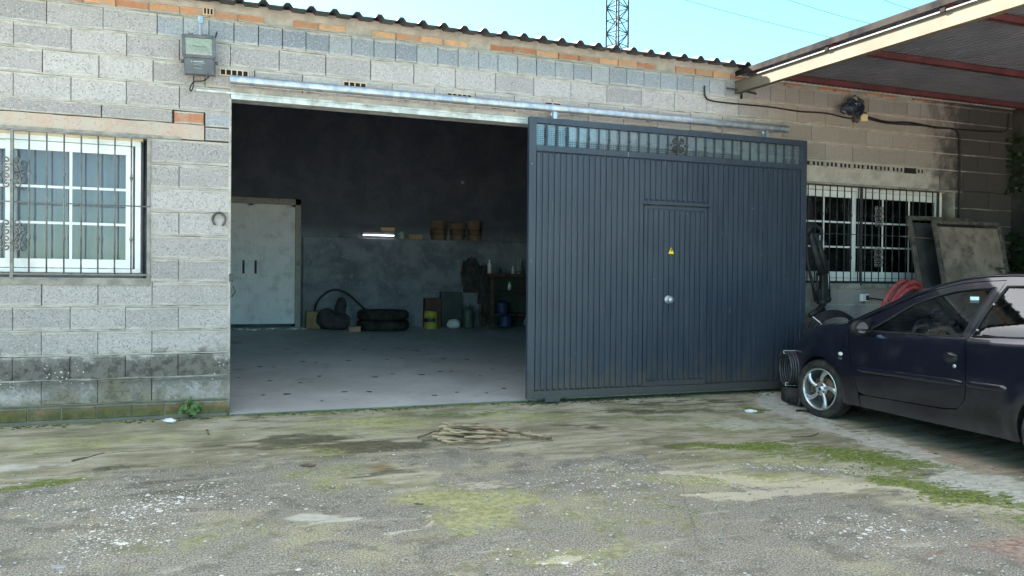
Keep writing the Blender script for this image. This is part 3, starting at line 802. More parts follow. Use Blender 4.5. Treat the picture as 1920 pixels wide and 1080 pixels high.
for xx in (2.95, 5.55):
    w = MB(); w.lathe([(0, -.012), (.028, -.012), (.034, -.006), (.034, .006), (.028, .012), (0, .012)], 20, 'y', (xx, -.1, railz(xx) - .058)); w.box(xx - .02, xx + .02, -.155, -.085, railz(xx) - .115, railz(xx) - .045); w.build('roller', M['galv'], GT)

# garage floor inside (its own ramp of concrete)
gf = MB(); n = 24; vs = []
fy = [-.035, .0, 1, 2, 3, 4, 5, 6.1]
for y in fy: vs += [(-.125 if y < .1 else -.72, y, max(0, y) * .0665 + .006), (3.17 if y < .1 else XR - .2, y, max(0, y) * .0665 + .006)]
gf.add(vs, [(2 * k, 2 * k + 1, 2 * k + 3, 2 * k + 2) for k in range(len(fy) - 1)])
gf.box(DX0, DX1, .0, .2, -.1, .004)
g = gf.build('garage_floor', FLOOR, None, fixn=False); g['kind'] = 'structure'
# ------------------------------------------------------------------ ground
def gz(y): return 0.0 if y >= 0 else -.18 * (1 - math.exp(y / 1.2))
def segd(px, py, pts):
    d = np.full(px.shape, 1e9)
    for (ax, ay), (bx, by) in zip(pts, pts[1:]):
        vx, vy = bx - ax, by - ay; t = np.clip(((px - ax) * vx + (py - ay) * vy) / (vx * vx + vy * vy), 0, 1)
        d = np.minimum(d, np.hypot(px - ax - t * vx, py - ay - t * vy))
    return d
def ground():
    xs = np.concatenate([[-400, -60, -15, -6], np.arange(-3.0, 8.0, .035), [8.5, 9.6, 12, 30, 90, 400]])
    ys = np.concatenate([[-400, -90, -30, -12, -8], np.arange(-5.6, .04, .035), [.06, .1, 6.4, 30, 120, 400]])
    Xg, Yg = np.meshgrid(xs, ys, indexing='ij'); nx, ny = Xg.shape
    Z = np.where(Yg < 0, -.18 * (1 - np.exp(np.minimum(Yg, 0) / 1.2)), -.02)
    bmpz = np.array([MN.noise(Vector((a * .9, b * .9, 0))) for a, b in zip(Xg.ravel(), Yg.ravel())]).reshape(Xg.shape)
    bmp2 = np.array([MN.noise(Vector((a * 3.1, b * 3.1, 5))) for a, b in zip(Xg.ravel(), Yg.ravel())]).reshape(Xg.shape)
    near = np.exp(-(((Xg - 1.8) / .6) ** 2 + ((Yg + 1.15) / .3) ** 2))
    Z += np.where(Yg < -.05, (bmpz * .012 + bmp2 * .004) * np.clip(-Yg, 0, 1), 0)
    Z = np.where(Yg > .05, -.05, Z)
    Xr, Yr = Xg, Yg
    wv = lambda f, s: np.array([MN.fractal(Vector((a * f, b * f * 1.7, s)), .8, 2.0, 4) for a, b in zip(Xr.ravel(), Yr.ravel())]).reshape(Xr.shape)
    Xg = Xr + .30 * wv(1.6, 11.0); Yg = Yr + .13 * wv(1.9, 31.0)
    def el(cx, cy, rx, ry, ang=-20, s=1.0, pw=2):
        a = RAD(ang); dx, dy = Xg - cx, Yg - cy; u = (dx * cos(a) + dy * sin(a)) / rx; v = (-dx * sin(a) + dy * cos(a)) / ry
        return s * np.exp(-(u * u + v * v) * .9)
    mx = lambda *a: np.maximum.reduce(a)
    sg = lambda q: 1 / (1 + np.exp(-q))
    wallfoot = np.exp(-np.abs(Yr + .05) / .10) * (Xr < 9)
    moss = mx(el(3.95, -1.93, .60, .16, -18, 1.1), el(4.7, -2.55, .62, .30, -45, 1.1), el(4.45, -3.35, .58, .30, -62, 1.1), el(5.0, -.72, .40, .11, -10, .95), el(-1.26, -1.57, .40, .11, 12, .9),
              el(2.0, -.35, 1.0, .12, -10, .65), el(3.6, -.85, .7, .12, -20, .6), wallfoot * .85 * (Xg > -.1), wallfoot * .7 * (Xg <= -.1), el(4.2, -.5, 1.3, .13, -6, .55), el(3.3, -.75, 1.2, .25, -10, .38), el(4.3, -2.2, .9, .40, -35, .62), el(4.3, -1.35, .8, .2, -20, .5), el(4.5, -3.0, .5, .5, -50, .62), el(-1.5, -.8, .6, .08, 0, .6), el(4.35, -4.0, .4, .2, -50, .6), el(1.2, -.6, 1.4, .22, -8, .35), el(-1.5, -2.8, .3, .2, 0, .5), el(.2, -3.3, .4, .3, 0, .35), el(2.4, -3.4, .5, .2, -20, .4))
    yb = np.interp(Xg, [-3, -1.1, 0, .6, 1.34, 2.0, 2.5, 3.0, 3.35, 3.8, 4.4, 5.2], [-1.7, -1.5, -1.35, -1.45, -1.42, -1.6, -1.85, -2.2, -2.95, -3.4, -3.9, -4.8])
    asp = sg((yb - Yg) / .17); asp = asp * (1 - el(1.0, -1.95, .30, .34, -20, .9)) * (1 - el(1.15, -2.75, .35, .5, 10, .5)) * (1 - el(.35, -2.75, .28, .13, -10, .8))
    asp = mx(asp, el(3.93, -2.67, .42, .17, -30, 1.1))
    strip = np.exp(-(segd(Xg, Yg, [(5.45, -.3), (5.3, -1.3), (5.2, -2.1), (4.95, -3.0), (4.75, -3.9)]) / .26) ** 2)
    pale = mx(strip, el(4.5, -1.25, .9, .28, -20, .75), el(-1.75, -1.12, .75, .16, 8, .95), el(-.4, -.25, .5, .08, 0, .5), el(3.7, -2.3, .45, .15, -30, .6), el(5.0, -3.9, .5, .5, 0, .55), el(.35, -2.75, .30, .12, -12, .9), el(4.2, -.25, 1.5, .1, -4, .5), el(0, -1.15, .5, .12, -5, .5))
    soil = mx(sg((Xg - 5.75) / .08) * sg((-.9 - Yg) / .2), el(4.75, -4.5, .8, .6, 0, .7), el(4.0, -4.4, .7, .3, -30, .55), el(5.4, -3.0, .25, 1.0, 8, .55))
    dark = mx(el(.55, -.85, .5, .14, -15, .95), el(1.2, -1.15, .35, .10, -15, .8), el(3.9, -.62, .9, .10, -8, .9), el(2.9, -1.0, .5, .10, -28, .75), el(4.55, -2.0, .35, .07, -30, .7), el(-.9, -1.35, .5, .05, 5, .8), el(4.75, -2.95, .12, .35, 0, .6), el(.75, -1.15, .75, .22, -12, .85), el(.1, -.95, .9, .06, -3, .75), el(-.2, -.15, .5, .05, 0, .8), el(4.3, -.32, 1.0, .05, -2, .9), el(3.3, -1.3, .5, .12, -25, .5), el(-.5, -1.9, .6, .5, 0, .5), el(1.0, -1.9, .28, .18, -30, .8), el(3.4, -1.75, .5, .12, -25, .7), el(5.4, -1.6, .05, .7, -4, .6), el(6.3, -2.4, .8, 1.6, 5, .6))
    fleck = mx(el(-.5, -2.25, .30, .50, -35, 1.1), el(-.9, -2.0, .6, .5, 0, .62), el(3.93, -2.67, .42, .17, -30, 1.1), el(2.6, -2.35, .9, .4, -20, .62), el(-.75, -2.8, .3, .3, 0, .9), el(1.5, -3.75, .3, .25, 0, .8), el(3.35, -3.85, .5, .35, -20, .8), el(.2, -3.6, .3, .2, 0, .7), el(1.0, -1.45, .5, .15, 0, .45), asp * .12, el(2.3, -2.7, .7, .6, 0, .55), el(0, -2.2, 1.0, .5, 0, .55))
    yel = mx(el(2.2, -2.9, 1.2, .35, -20, .45), el(3.9, -2.4, .9, .35, -30, .6), el(4.3, -1.2, 1.0, .45, -20, .5), el(1.6, -3.7, .6, .3, 0, .6), el(-.2, -2.9, .6, .3, 0, .5), el(-1.2, -.55, .8, .3, 0, .5), el(1.1, -.45, .7, .22, -10, .8), el(2.6, -.55, 1.0, .22, -10, .6), el(.55, -1.15, .35, .25, -10, .5), el(1.25, -2.75, .36, .62, 20, .95), el(.6, -1.9, .45, .5, 10, .55), el(.9, -.65, .9, .25, -10, .5), el(3.3, -2.75, .9, .22, -22, .75), el(2.2, -3.3, .9, .4, -20, .5), el(-1.0, -.6, 1.0, .2, 0, .55), el(4.0, -1.3, .9, .25, -20, .5))
    line = mx(el(3.55, -2.95, .85, .22, -22, .72), el(4.25, -3.75, .5, .3, -50, .6), np.exp(-(segd(Xg, Yg, [(3.0, -2.45), (3.3, -2.85), (4.1, -3.25), (4.6, -3.9)]) / .11) ** 2), np.exp(-(segd(Xg, Yg, [(2.75, -3.0), (3.3, -3.12), (3.9, -3.1)]) / .08) ** 2), np.exp(-(segd(Xg, Yg, [(.9, -3.1), (1.1, -2.8)]) / .05) ** 2) * .8, el(1.55, -3.75, .25, .14, -10, .9), el(1.55, -2.35, .30, .14, -20, .7))
    rust = mx(el(.9, -1.8, .14, .12, 0, .9), el(1.0, -3.2, .16, .1, 0, .5))
    vs = np.stack([Xr.ravel(), Yr.ravel(), Z.ravel()], 1)
    idx = np.arange(nx * ny).reshape(nx, ny)
    F = np.stack([idx[:-1, :-1].ravel(), idx[1:, :-1].ravel(), idx[1:, 1:].ravel(), idx[:-1, 1:].ravel()], 1)
    me = bpy.data.meshes.new('yard_ground'); me.from_pydata(vs.tolist(), [], F.tolist())
    me.polygons.foreach_set('use_smooth', [True] * len(F))
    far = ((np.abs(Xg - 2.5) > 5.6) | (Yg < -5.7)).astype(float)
    for nm, (r, g, b) in dict(ga=(moss, asp, pale), gb=(soil, dark, fleck), gc=(yel, line, rust)).items():
        ca = me.color_attributes.new(nm, 'FLOAT_COLOR', 'POINT')
        ca.data.foreach_set('color', np.stack([r.ravel(), g.ravel(), b.ravel(), np.ones(nx * ny)], 1).ravel().astype(np.float32))
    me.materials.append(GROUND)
    o = bpy.data.objects.new('yard_ground', me); COL.objects.link(o); o['kind'] = 'structure'
ground()

# ------------------------------------------------------------------ lean-to canopy on the right
DARKM = mat('dark_flashing', (.012, .011, .012), (.03, .026, .024), 6, .9, 0, spec=.05)
CT = thing('canopy', (7.4, 0, 3.4), 'corrugated lean-to canopy with red purlins and a sunlit cream edge beam above the parked car', 'canopy')
def bt(y): return 3.492 + .042 * y
b = MB(); YN = -7.2; BX0, BX1 = 5.20, 5.27
def beam(mb, x0, x1, h, y0=-.01, y1=YN, off=0):
    vs = [(x, y, bt(y) + off - dz) for y in (y0, y1) for x in (x0, x1) for dz in (0, h)]
    mb.add(vs, [(0, 1, 3, 2), (4, 6, 7, 5), (0, 4, 5, 1), (2, 3, 7, 6), (0, 2, 6, 4), (1, 5, 7, 3)])
beam(b, BX0 + .012, BX1 - .01, .118, off=-.006); beam(b, BX0, BX1, .006); beam(b, BX0, BX1, .006, off=-.124)
b.build('edge_beam', M['cream'], CT)
lip = MB(); beam(lip, BX0 - .012, BX0 + .002, .012, off=.014, y0=-.3); lip.build('beam_trim', M['dkiron'], CT)
for y in (-.32, -1.45, -2.70, -3.95, -5.2, -6.45):
    p = MB(); z = bt(y) + .002
    p.box(5.19, 9.7, y - .022, y - .018, z, z + .066); p.box(5.19, 9.7, y - .022, y + .022, z, z + .004); p.box(5.19, 9.7, y - .022, y + .022, z + .062, z + .066); 
    p.build('purlin', M['redoxide'], CT)
    e = MB(); e.box(5.183, 5.189, y - .024, y + .024, z - .002, z + .068); e.build('purlin_end', DARKM, CT)
s = MB(); prof = []; x = 5.185; k = 0
while x < 9.75:
    prof += [(x, -.014), (x + .030, -.014), (x + .038, .014), (x + .068, .014)]; x += .076
n = len(prof); vs = []
ys = (-.05, -2.4, -4.8, YN - .1)
for y in ys: vs += [(a, y, bt(y) + .082 + c) for a, c in prof]
fs = [(k * n + j, k * n + j + 1, (k + 1) * n + j + 1, (k + 1) * n + j) for k in range(3) for j in range(n - 1)]; o = len(vs)
s.sm = False; s.add(vs + [(a, b_, c + .003) for a, b_, c in vs], fs + [tuple(o + q for q in f[::-1]) for f in fs]); s.sm = False
for y0, y1 in ((-.06, YN),):   # folded edge flashing of the sheet
    vs = [(x, y, bt(y) + dz) for y in (y0, y1) for x, dz in ((5.172, .045), (5.172, .100), (5.20, .118), (5.24, .098))]
    fls = MB(); fls.add(vs, [(0, 1, 5, 4), (1, 2, 6, 5), (2, 3, 7, 6)]); fls.build('edge_flashing', DARKM, CT)
s.build('roof_sheet', mat('canopy_sheet', (.15, .155, .20), (.19, .195, .24), 3, .6, .1, .1, 30), CT, fixn=False)
fl = MB(); fl.box(5.2, 9.6, -.05, -.012, 3.555, 3.575); fl.build('wall_flashing', M['white'], CT)
po = MB(); po.box(9.42, 9.50, -6.0, -5.92, -.2, 3.2); po.build('post', M['redoxide'], CT); po = MB(); po.box(5.2, 5.27, -7.2, -7.13, -.2, 3.19); po.build('post', M['redoxide'], CT)

# boundary wall on the right, ivy on it
w = MB(); w.box(9.64, 9.84, -9, .2, -.3, 3.62); w.build('boundary_wall', mat('dark_rendered_wall', (.022, .02, .022), (.055, .05, .05), 4, .95, 0, .6, 12), None)
tag(bpy.data.objects['boundary_wall'], 'dark stained side wall closing the yard under the canopy', 'wall')
iv = MB(); rnd = random.Random(3)
for k in range(3200):
    y = -.02 - rnd.random() ** 1.3 * 3.2; z = rnd.uniform(.6, 3.2)
    if MN.noise(Vector((y * 1.6, z * 1.6, 3))) < -.12 + .3 * (z < 1.2): continue
    x = 9.62 - rnd.random() * .16; s_ = rnd.uniform(.018, .042)
    a = Vector((rnd.uniform(-.5, .1), rnd.uniform(-1, 1), rnd.uniform(-1, .4))).normalized(); u = a.cross(Vector((1, rnd.uniform(-.4, .4), .3))).normalized()
    c = Vector((x, y, z)); iv.add([c - a * s_, c + u * s_ * .8 - a * s_ * .3, c + a * s_ * .5 + u * s_ * .35, c + a * s_ * 1.2, c + a * s_ * .5 - u * s_ * .35, c - u * s_ * .8 - a * s_ * .3], [(0, 1, 2, 3, 4, 5)])
for k in range(9):
    y = -.1 - k * .3; iv.tube(smooth_curve([(9.62, y, .0), (9.61, y + .1, 1), (9.62, y - .1, 2), (9.61, y + .15, 3)], 4), .009, 5)
iv.build('ivy', M['ivy'], None, fixn=False); tag(bpy.data.objects['ivy'], 'dark green ivy climbing the side wall in the right corner', 'plant')

# ------------------------------------------------------------------ floodlight on the left
FL = thing('floodlight', (-.38, -.02, 3.1), 'square grey floodlight with a glass front fixed high beside the doorway', 'lamp')
h = MB(); tilt = Matrix.Translation((-.38, -.14, 3.13)) @ Matrix.Rotation(RAD(8), 4, 'X') @ Matrix.Rotation(RAD(-2), 4, 'Y')
h.m = tilt
W2 = .122
h.prism([(-W2, -.155), (W2 + .004, -.155), (W2 + .010, .165), (-W2 - .006, .165)], -.01, .055)
h.prism([(-W2 + .03, -.12), (W2 - .03, -.12), (W2 - .02, .13), (-W2 + .02, .13)], .055, .095)
for a, b_, c, d in ((-W2 - .010, -W2 + .016, -.005, .175), (W2 - .016, W2 + .014, -.005, .175), (-W2, W2, .150, .178), (-W2, W2, -.016, .010)): h.bbox(a, b_, -.030, -.01, c, d, .003)
h.bbox(-W2 + .004, W2 - .004, -.024, -.008, -.152, -.014, .004)
for a in (-.06, .05): h.bbox(a - .022, a + .022, -.034, .0, .172, .188, .003)
h.box(.052, .058, -.03, -.02, -.185, -.12); h.box(.074, .080, -.03, -.02, -.185, -.12); h.box(.05, .082, -.031, -.025, -.13, -.118)
for sx in (-1, 1): h.lathe([(0, -.012), (.014, -.012), (.014, .012), (0, .012)], 10, 'x', (sx * (W2 + .016), .02, -.045))
hous = h.build('housing', M['lampgrey'], FL)
r = MB(); r.m = tilt; a, b_, c, d = -W2 + .016, W2 - .016, .010, .150
vs = [(a, -.014, c), (b_, -.014, c), (b_, -.014, d), (a, -.014, d), (a + .035, .045, c + .05), (b_ - .035, .045, c + .05), (b_ - .035, .045, d - .035), (a + .035, .045, d - .035)]
r2 = MB(); r.add(vs, [(0, 4, 5, 1), (1, 5, 6, 2), (2, 6, 7, 3), (3, 7, 4, 0), (4, 7, 6, 5)])
# the housing box would hide the reflector, so it stands just proud of it
r.v = [tuple(Vector(p) + Vector((0, -.034 if abs(1) else 0, 0))) for p in r.v]
def squash(p):
    q = tilt.inverted() @ Vector(p); q.y = -.0125 + (q.y + .048) * .02; return tuple(tilt @ q)
r.v = [squash(p) for p in r.v]
r.build('reflector', mat('lamp_mirror', (.24, .23, .25), (.34, .32, .34), 30, .4, .7), FL)
gl = MB(); gl.m = tilt; gl.box(a, b_, -.024, -.021, c, d); gl.build('front_glass', LAMPGLASS, FL)
bu = MB(); bu.m = tilt; bu.tube([(-.05, -.016, .085), (.06, -.016, .080)], .0035, 6); bu.build('bulb', M['dkiron'], FL)
mk = MB(); mk.m = tilt
mk.prism([(-.066, -.050), (-.054, -.050), (-.060, -.038)], -.0255, -.0245)
xx = -.045
for wd in (.008, .006, .009, .007, .008, .006, .009, .007):
    mk.box(xx, xx + wd, -.0255, -.0245, -.049, -.040); xx += wd + .0025
for zz, L in ((-.058, .09), (-.072, .07), (-.100, .06)): mk.box(-.045, -.045 + L, -.0253, -.0245, zz - .0012, zz + .0012)
mk.build('printed_marks', mat('pale_print', (.34, .36, .40), None, 5, .6), FL)
br = MB(); br.box(-.385, -.378, -.03, -.005, 3.28, 3.50); br.box(-.40, -.36, -.012, -.002, 3.46, 3.52); br.tube([(-.38, -.02, 3.30), (-.38, -.10, 3.25)], .008)
br.build('bracket', M['galv'], FL)
cb = MB(); cb.tube(smooth_curve([(-.24, -.012, 3.40), (-.25, -.03, 3.36), (-.27, -.09, 3.24), (-.28, -.10, 3.05), (-.33, -.12, 2.94), (-.42, -.10, 2.92), (-.455, -.08, 2.87), (-.45, -.08, 2.84), (-.43, -.09, 2.88), (-.425, -.1, 2.97)], 6), .0055, 6)
cb.build('cable', M['black'], FL)

# lamp, junction box and cables on the right-hand wall
PL = thing('wall_lamp', (6.83, -.02, 3.33), 'broken black lamp wrapped in dark plastic high on the right wall', 'lamp')
p = MB()
for k, (cx, cy, cz, s1, s2, s3) in enumerate([(6.85, -.10, 3.36, .11, .08, .10), (6.74, -.13, 3.30, .13, .08, .065), (6.93, -.08, 3.30, .06, .06, .09), (6.66, -.12, 3.27, .05, .03, .03), (7.0, -.07, 3.29, .03, .02, .02)]):
    p.sphere((cx, cy, cz), 1, 10, 8, (s1, s2, s3), 0); 
p.v = [(a + .04 * MN.noise(Vector((a * 22, b_ * 22, c * 22))), b_ + .03 * MN.noise(Vector((a * 17, b_ * 17, c * 17 + 4))), c + .04 * MN.noise(Vector((a * 20, b_ * 20 + 7, c * 20)))) for a, b_, c in p.v]
p.smooth = [False] * len(p.smooth)
p.build('wrapped_head', mat('dark_plastic_sheet', (.012, .016, .03), (.045, .055, .08), 12, .25), PL)
q = MB(); q.box(6.90, 6.93, -.05, -.01, 3.17, 3.34); q.box(6.955, 6.965, -.05, -.01, 3.17, 3.32); q.bbox(6.89, 6.97, -.06, -.005, 3.19, 3.24); q.build('bracket', M['scrap'], PL)
jb = MB(); jb.bbox(7.0, 7.10, -.055, -.004, 3.19, 3.30, .008); tag(jb.build('junction_box', mat('yellowed_plastic', (.60, .48, .24), (.68, .58, .34), 6, .5), None, loc=(7.05, 0, 3.25)), 'yellowed junction box beside the broken lamp on the right wall', 'junction box')
def cable(name, pts, r, label, m=None, n=6, cat='cable', group=None):
    c = MB(); c.tube(smooth_curve(pts, 8), r, n); o = c.build(name, m or M['black'], None, loc=pts[0]); return tag(o, label, cat, group)
cable('wall_cable', [(4.80, -.02, 3.41), (4.81, -.02, 3.30), (4.87, -.02, 3.255), (5.1, -.02, 3.245), (5.67, -.02, 3.25), (6.1, -.02, 3.235), (6.5, -.022, 3.245), (6.8, -.022, 3.215), (7.02, -.024, 3.225)], .0085, 'black cable running along the wall from the doorway side to the junction box')
cable('wall_cable', [(7.08, -.024, 3.26), (7.4, -.03, 3.215), (7.8, -.03, 3.235), (8.2, -.03, 3.21), (8.50, -.03, 3.215), (8.60, -.03, 3.17), (8.635, -.03, 3.05), (8.64, -.03, 2.6), (8.645, -.03, 2.0), (8.65, -.03, 1.3)], .0125, 'black cable that leaves the junction box and turns down beside the right window')
cable('wall_cable', [(7.08, -.028, 3.24), (7.4, -.034, 3.20), (8.0, -.03, 3.215), (8.6, -.03, 3.215), (9.2, -.03, 3.235), (9.42, -.03, 3.25), (9.50, -.03, 3.32), (9.51, -.03, 3.50)], .0085, 'thin black cable curving up into the corner under the canopy')
h = MB(); h.tube([(5.07, -.05, 3.40), (5.3, -.04, 3.395), (5.47, -.05, 3.375)], .010, 6); h.box(5.29, 5.30, -.03, 0, 3.31, 3.40); tag(h.build('wall_hook', M['dkiron'], None, loc=(5.3, 0, 3.38)), 'short dark iron bar fixed under the end of the cream beam', 'bracket')
so = MB(); so.bbox(7.05, 7.16, -.05, -.004, 1.01, 1.10, .006); s0 = so.build('wall_socket', M['whitep'], None, loc=(7.1, 0, 1.05)); tag(s0, 'small white socket box on the wall under the right window', 'socket'); 
s1 = MB(); s1.bbox(7.105, 7.15, -.056, -.05, 1.025, 1.085, .002); s1.build('socket_face', M['black'], s0)
cable('plug_cable', [(7.15, -.06, 1.05), (7.35, -.07, 1.03), (7.6, -.08, 1.0), (7.9, -.12, .96)], .008, 'black cable leading from the white socket behind the car')
sb_ = MB(); sb_.bbox(7.30, 7.44, -.07, -.004, .77, .87, .008); tag(sb_.build('junction_box', M['dull'], None, loc=(7.37, 0, .82)), 'grey box on the wall just above the car bonnet', 'junction box')

# horseshoe on the pier, latch in the doorway
hs = MB(); pts = [(-.217 + .052 * cos(a), -.012, 1.742 + .060 * sin(a)) for a in [RAD(q) for q in range(-62, 243, 15)]]
hs.tube(pts, [.006] + [.011] * (len(pts) - 2) + [.006], 6); tag(hs.build('horseshoe', M['scrap'], None, loc=(-.217, 0, 1.74)), 'rusty horseshoe nailed to the block pier left of the doorway', 'horseshoe')
la = MB(); la.box(-.125, -.03, -.02, -.008, 1.215, 1.235); la.box(-.13, -.10, -.03, .0, 1.19, 1.26); la.tube([(-.10, -.02, 1.15), (-.08, -.03, 1.10), (-.11, -.03, 1.05)], .006, 6); tag(la.build('door_latch', M['dkiron'], None, loc=(-.12, 0, 1.22)), 'small dark latch sticking out of the doorway edge', 'latch')

# ------------------------------------------------------------------ things by the right window
def lerp(a, b_, t): return tuple(a[i] + (b_[i] - a[i]) * t for i in range(len(a)))
def leaning(name, x0, x1, ytop, ybot, ztop, label, sheetmat, framew, skew=0):
    T = thing(name, ((x0 + x1) / 2, ybot, gz(ybot)), label, 'metal panel')
    zb = gz(ybot) + .02; def_ = lambda x, t: (x + skew * t, ybot + (ytop - ybot) * t, zb + (ztop - zb) * t)
    f = MB(); up = Vector(def_(0, 1)) - Vector(def_(0, 0)); L = up.length
    f.m = Matrix.Translation((x0, ybot, zb)) @ Matrix.Rotation(-math.atan2(ytop - ybot, ztop - zb), 4, 'X')
    W = x1 - x0; t = framew
    for a, b_, c, d in ((0, t, 0, L), (W - t, W, 0, L), (t, W - t, L - t, L), (t, W - t, 0, t)): f.bbox(a, b_, -.02, .02, c, d, .003)
    f.build('panel_frame', M['scrap'], T)
    g = MB(); g.m = f.m; n = 14; vs = []
    for i in range(n + 1):
        for j in range(n + 1):
            a = t + (W - 2 * t) * i / n; c = t + (L - 2 * t) * j / n - (.0 if j < n else .03); vs.append((a, .006 + .012 * MN.noise(Vector((a * 4, c * 4, x0))), c))
    g.sm = True; g.add(vs, [(i * (n + 1) + j, (i + 1) * (n + 1) + j, (i + 1) * (n + 1) + j + 1, i * (n + 1) + j + 1) for i in range(n) for j in range(n)]); g.sm = False
    g.build('sheet', sheetmat, T); return T, f.m, W, L
T1, m1, W1, L1 = leaning('scrap_panel', 7.80, 8.92, -.36, -.80, 2.0, 'muddy brown steel-framed panel leaning against the wall behind the car', M['mud'], .045, .0)
hn = MB(); hn.m = m1; hn.box(W1 - .22, W1 - .10, -.035, -.02, L1 - .60, L1 - .58); hn.tube([(W1 - .20, -.03, L1 - .60), (W1 - .08, -.04, L1 - .74), (W1 + .03, -.03, L1 - .76)], .010, 6); hn.tube([(W1 - .05, -.03, L1 - .62), (W1 + .08, -.03, L1 - .75)], .010, 6); hn.build('broken_handle', M['dkiron'], T1)
T2, m2, W2_, L2 = leaning('scrap_panel', 7.62, 8.75, -.16, -.60, 2.06, 'second dark steel frame standing behind the muddy panel, showing on its left', mat('dark_sheet', (.025, .024, .028), (.05, .048, .052), 5, .8), .05)
rd = MB(); rd.tube([(7.42, -.25, 1.80), (7.7, -.27, 1.79), (7.86, -.32, 1.78)], .008, 6); rd.build('crosspiece', M['scrap'], T2)

def ar(*a): return a
AT = thing('folded_stand', (6.3, -.10, 1.3), 'black folding metal stand hung up on the window grille beside the gate', 'stand')
am = MB()
am.tube([(6.12, -.14, 1.80), (6.13, -.14, 1.50), (6.20, -.15, 1.25), (6.26, -.15, 1.02)], .016, 8)
am.tube([(6.18, -.16, 1.76), (6.31, -.18, 1.32)], .038, 10); am.tube([(6.26, -.16, 1.76), (6.38, -.18, 1.34)], .036, 10)
am.tube([(6.12, -.14, 1.80), (6.16, -.15, 1.87), (6.24, -.15, 1.90), (6.33, -.15, 1.85), (6.33, -.15, 1.72)], .022, 8)
am.bbox(6.15, 6.31, -.19, -.13, 1.72, 1.80, .01)
am.build('folded_arm', M['black'], AT)
am2 = MB(); am2.bbox(6.34, 6.44, -.17, -.10, 1.02, 1.50, .012); am2.tube([(6.40, -.13, 1.56), (6.46, -.13, 1.30), (6.47, -.13, 1.05)], .018, 8); am2.tube([(6.27, -.15, 1.35), (6.29, -.15, 1.0)], .012, 8)
am2.sphere((6.36, -.15, 1.0), .05, 10, 8); am2.sphere((6.44, -.14, 1.04), .045, 10, 8); am2.bbox(6.30, 6.36, -.16, -.12, .98, 1.16, .006)
am2.build('lower_leg', M['black'], AT)
am3 = MB(); am3.tube([(6.36, -.15, .97), (6.28, -.17, .90), (6.14, -.19, .855)], [.035, .04, .028], 8); am3.tube([(6.38, -.15, .93), (6.33, -.16, .87), (6.26, -.17, .85)], .026, 8); am3.build('foot', M['black'], AT)
am4 = MB(); am4.box(6.255, 6.27, -.205, -.20, 1.72, 1.78); am4.tube([(6.41, -.18, 1.38), (6.42, -.18, 1.16)], .006, 6); am4.build('bright_clip', M['galv'], AT)

def coil(name, c, R, axis, loops, spread, r, label, m, straps=(), wob=.012, loc=None, group=None, seed=1):
    """loose coil of pipe: loops side by side along axis"""
    rn = random.Random(seed); ax = Vector(axis).normalized(); a = ax.orthogonal().normalized(); b_ = ax.cross(a)
    T = thing(name, loc or c, label, 'coil', group); k = MB(); C_ = Vector(c); N = 44
    pts = []
    for i in range(loops * N):
        L = i / N; t = 2 * pi * L; off = (L / loops - .5) * spread
        R2 = R + wob * sin(L * 2.1 + t * .3) + wob * .6 * sin(2 * t + L)
        pts.append(C_ + ax * off + a * R2 * cos(t) + b_ * R2 * sin(t))
    k.tube(pts, r, 8); k.build('pipe_loops', m, T)
    for ang, mt in straps:
        s = MB(); u = a * cos(ang) + b_ * sin(ang); v = -a * sin(ang) + b_ * cos(ang)
        rr = r + .004; h2 = spread / 2 + r * .6
        q = [C_ + u * (R - rr) - ax * h2, C_ + u * (R + rr) - ax * h2, C_ + u * (R + rr) + ax * h2, C_ + u * (R - rr) + ax * h2]
        for i in range(4): s.bar(q[i], q[(i + 1) % 4], .004, .012, up=v)
        s.build('strap', mt, T)
    return T
def angle_of(axis, d):
    ax = Vector(axis).normalized(); a = ax.orthogonal().normalized(); b_ = ax.cross(a); return math.atan2(Vector(d).dot(b_), Vector(d).dot(a))
A1 = (.93, -.30, .0)
coil('conduit_coil', (5.63, -.55, .30), .175, A1, 9, .23, .0120, 'black corrugated conduit coil with white ties standing between gate and car', mat('conduit', (.03, .032, .038), (.07, .072, .08), 30, .4), [(angle_of(A1, (0, 0, 1)), M['whitep']), (angle_of(A1, (0, -.35, -1)), M['whitep'])], .004, seed=2)
rt = MB(); rt.tube([(5.72, -.67, .43), (5.69, -.69, .36)], .014, 6); tag(rt.build('pipe_clamp', M['orange'], None, loc=(5.70, -.68, .4)), 'small orange-red clamp on the black conduit coil', 'clamp')
A2 = (.25, 1, .35)
coil('conduit_coil', (6.36, -.30, .60), .30, A2, 7, .15, .0155, 'black pipe coil leaning on the wall behind the car bonnet', M['black'], [(angle_of(A2, (.7, 0, .75)), M['whitep']), (angle_of(A2, (-.75, 0, .7)), M['whitep'])], .006, seed=3)
A3 = (-.25, 1, .3)
coil('hose_coil', (7.40, -.32, .88), .35, A3, 4, .14, .025, 'thick red rubber hose coil standing behind the car', M['red'], (), .03, seed=4)
ty = MB(); ty.lathe([(.17, -.06), (.20, -.085), (.27, -.085), (.295, -.06), (.30, 0), (.295, .06), (.27, .085), (.20, .085), (.17, .06)], 32, 'z', (5.78, -.62, gz(-.62) + .088)); tag(ty.build('old_tyre', M['rubber'], None, loc=(5.78, -.62, 0)), 'worn black tyre lying flat in front of the parked car', 'tyre')
cable('strap', [(5.60, -.60, .02), (5.45, -.66, -.055), (5.62, -.82, -.075), (5.56, -.93, -.085), (5.48, -.99, -.09), (5.40, -.93, -.085), (5.33, -.93, -.085)], .009, 'black strap lying on the ground beside the front wheel', cat='strap')
rod = MB(); rod.tube([(5.72, -.66, .40), (5.60, -.72, .12), (5.47, -.80, -.06)], .010, 6); tag(rod.build('metal_rod', M['scrap'], None, loc=(5.6, -.72, .1)), 'thin rod leaning across the conduit coil', 'rod')

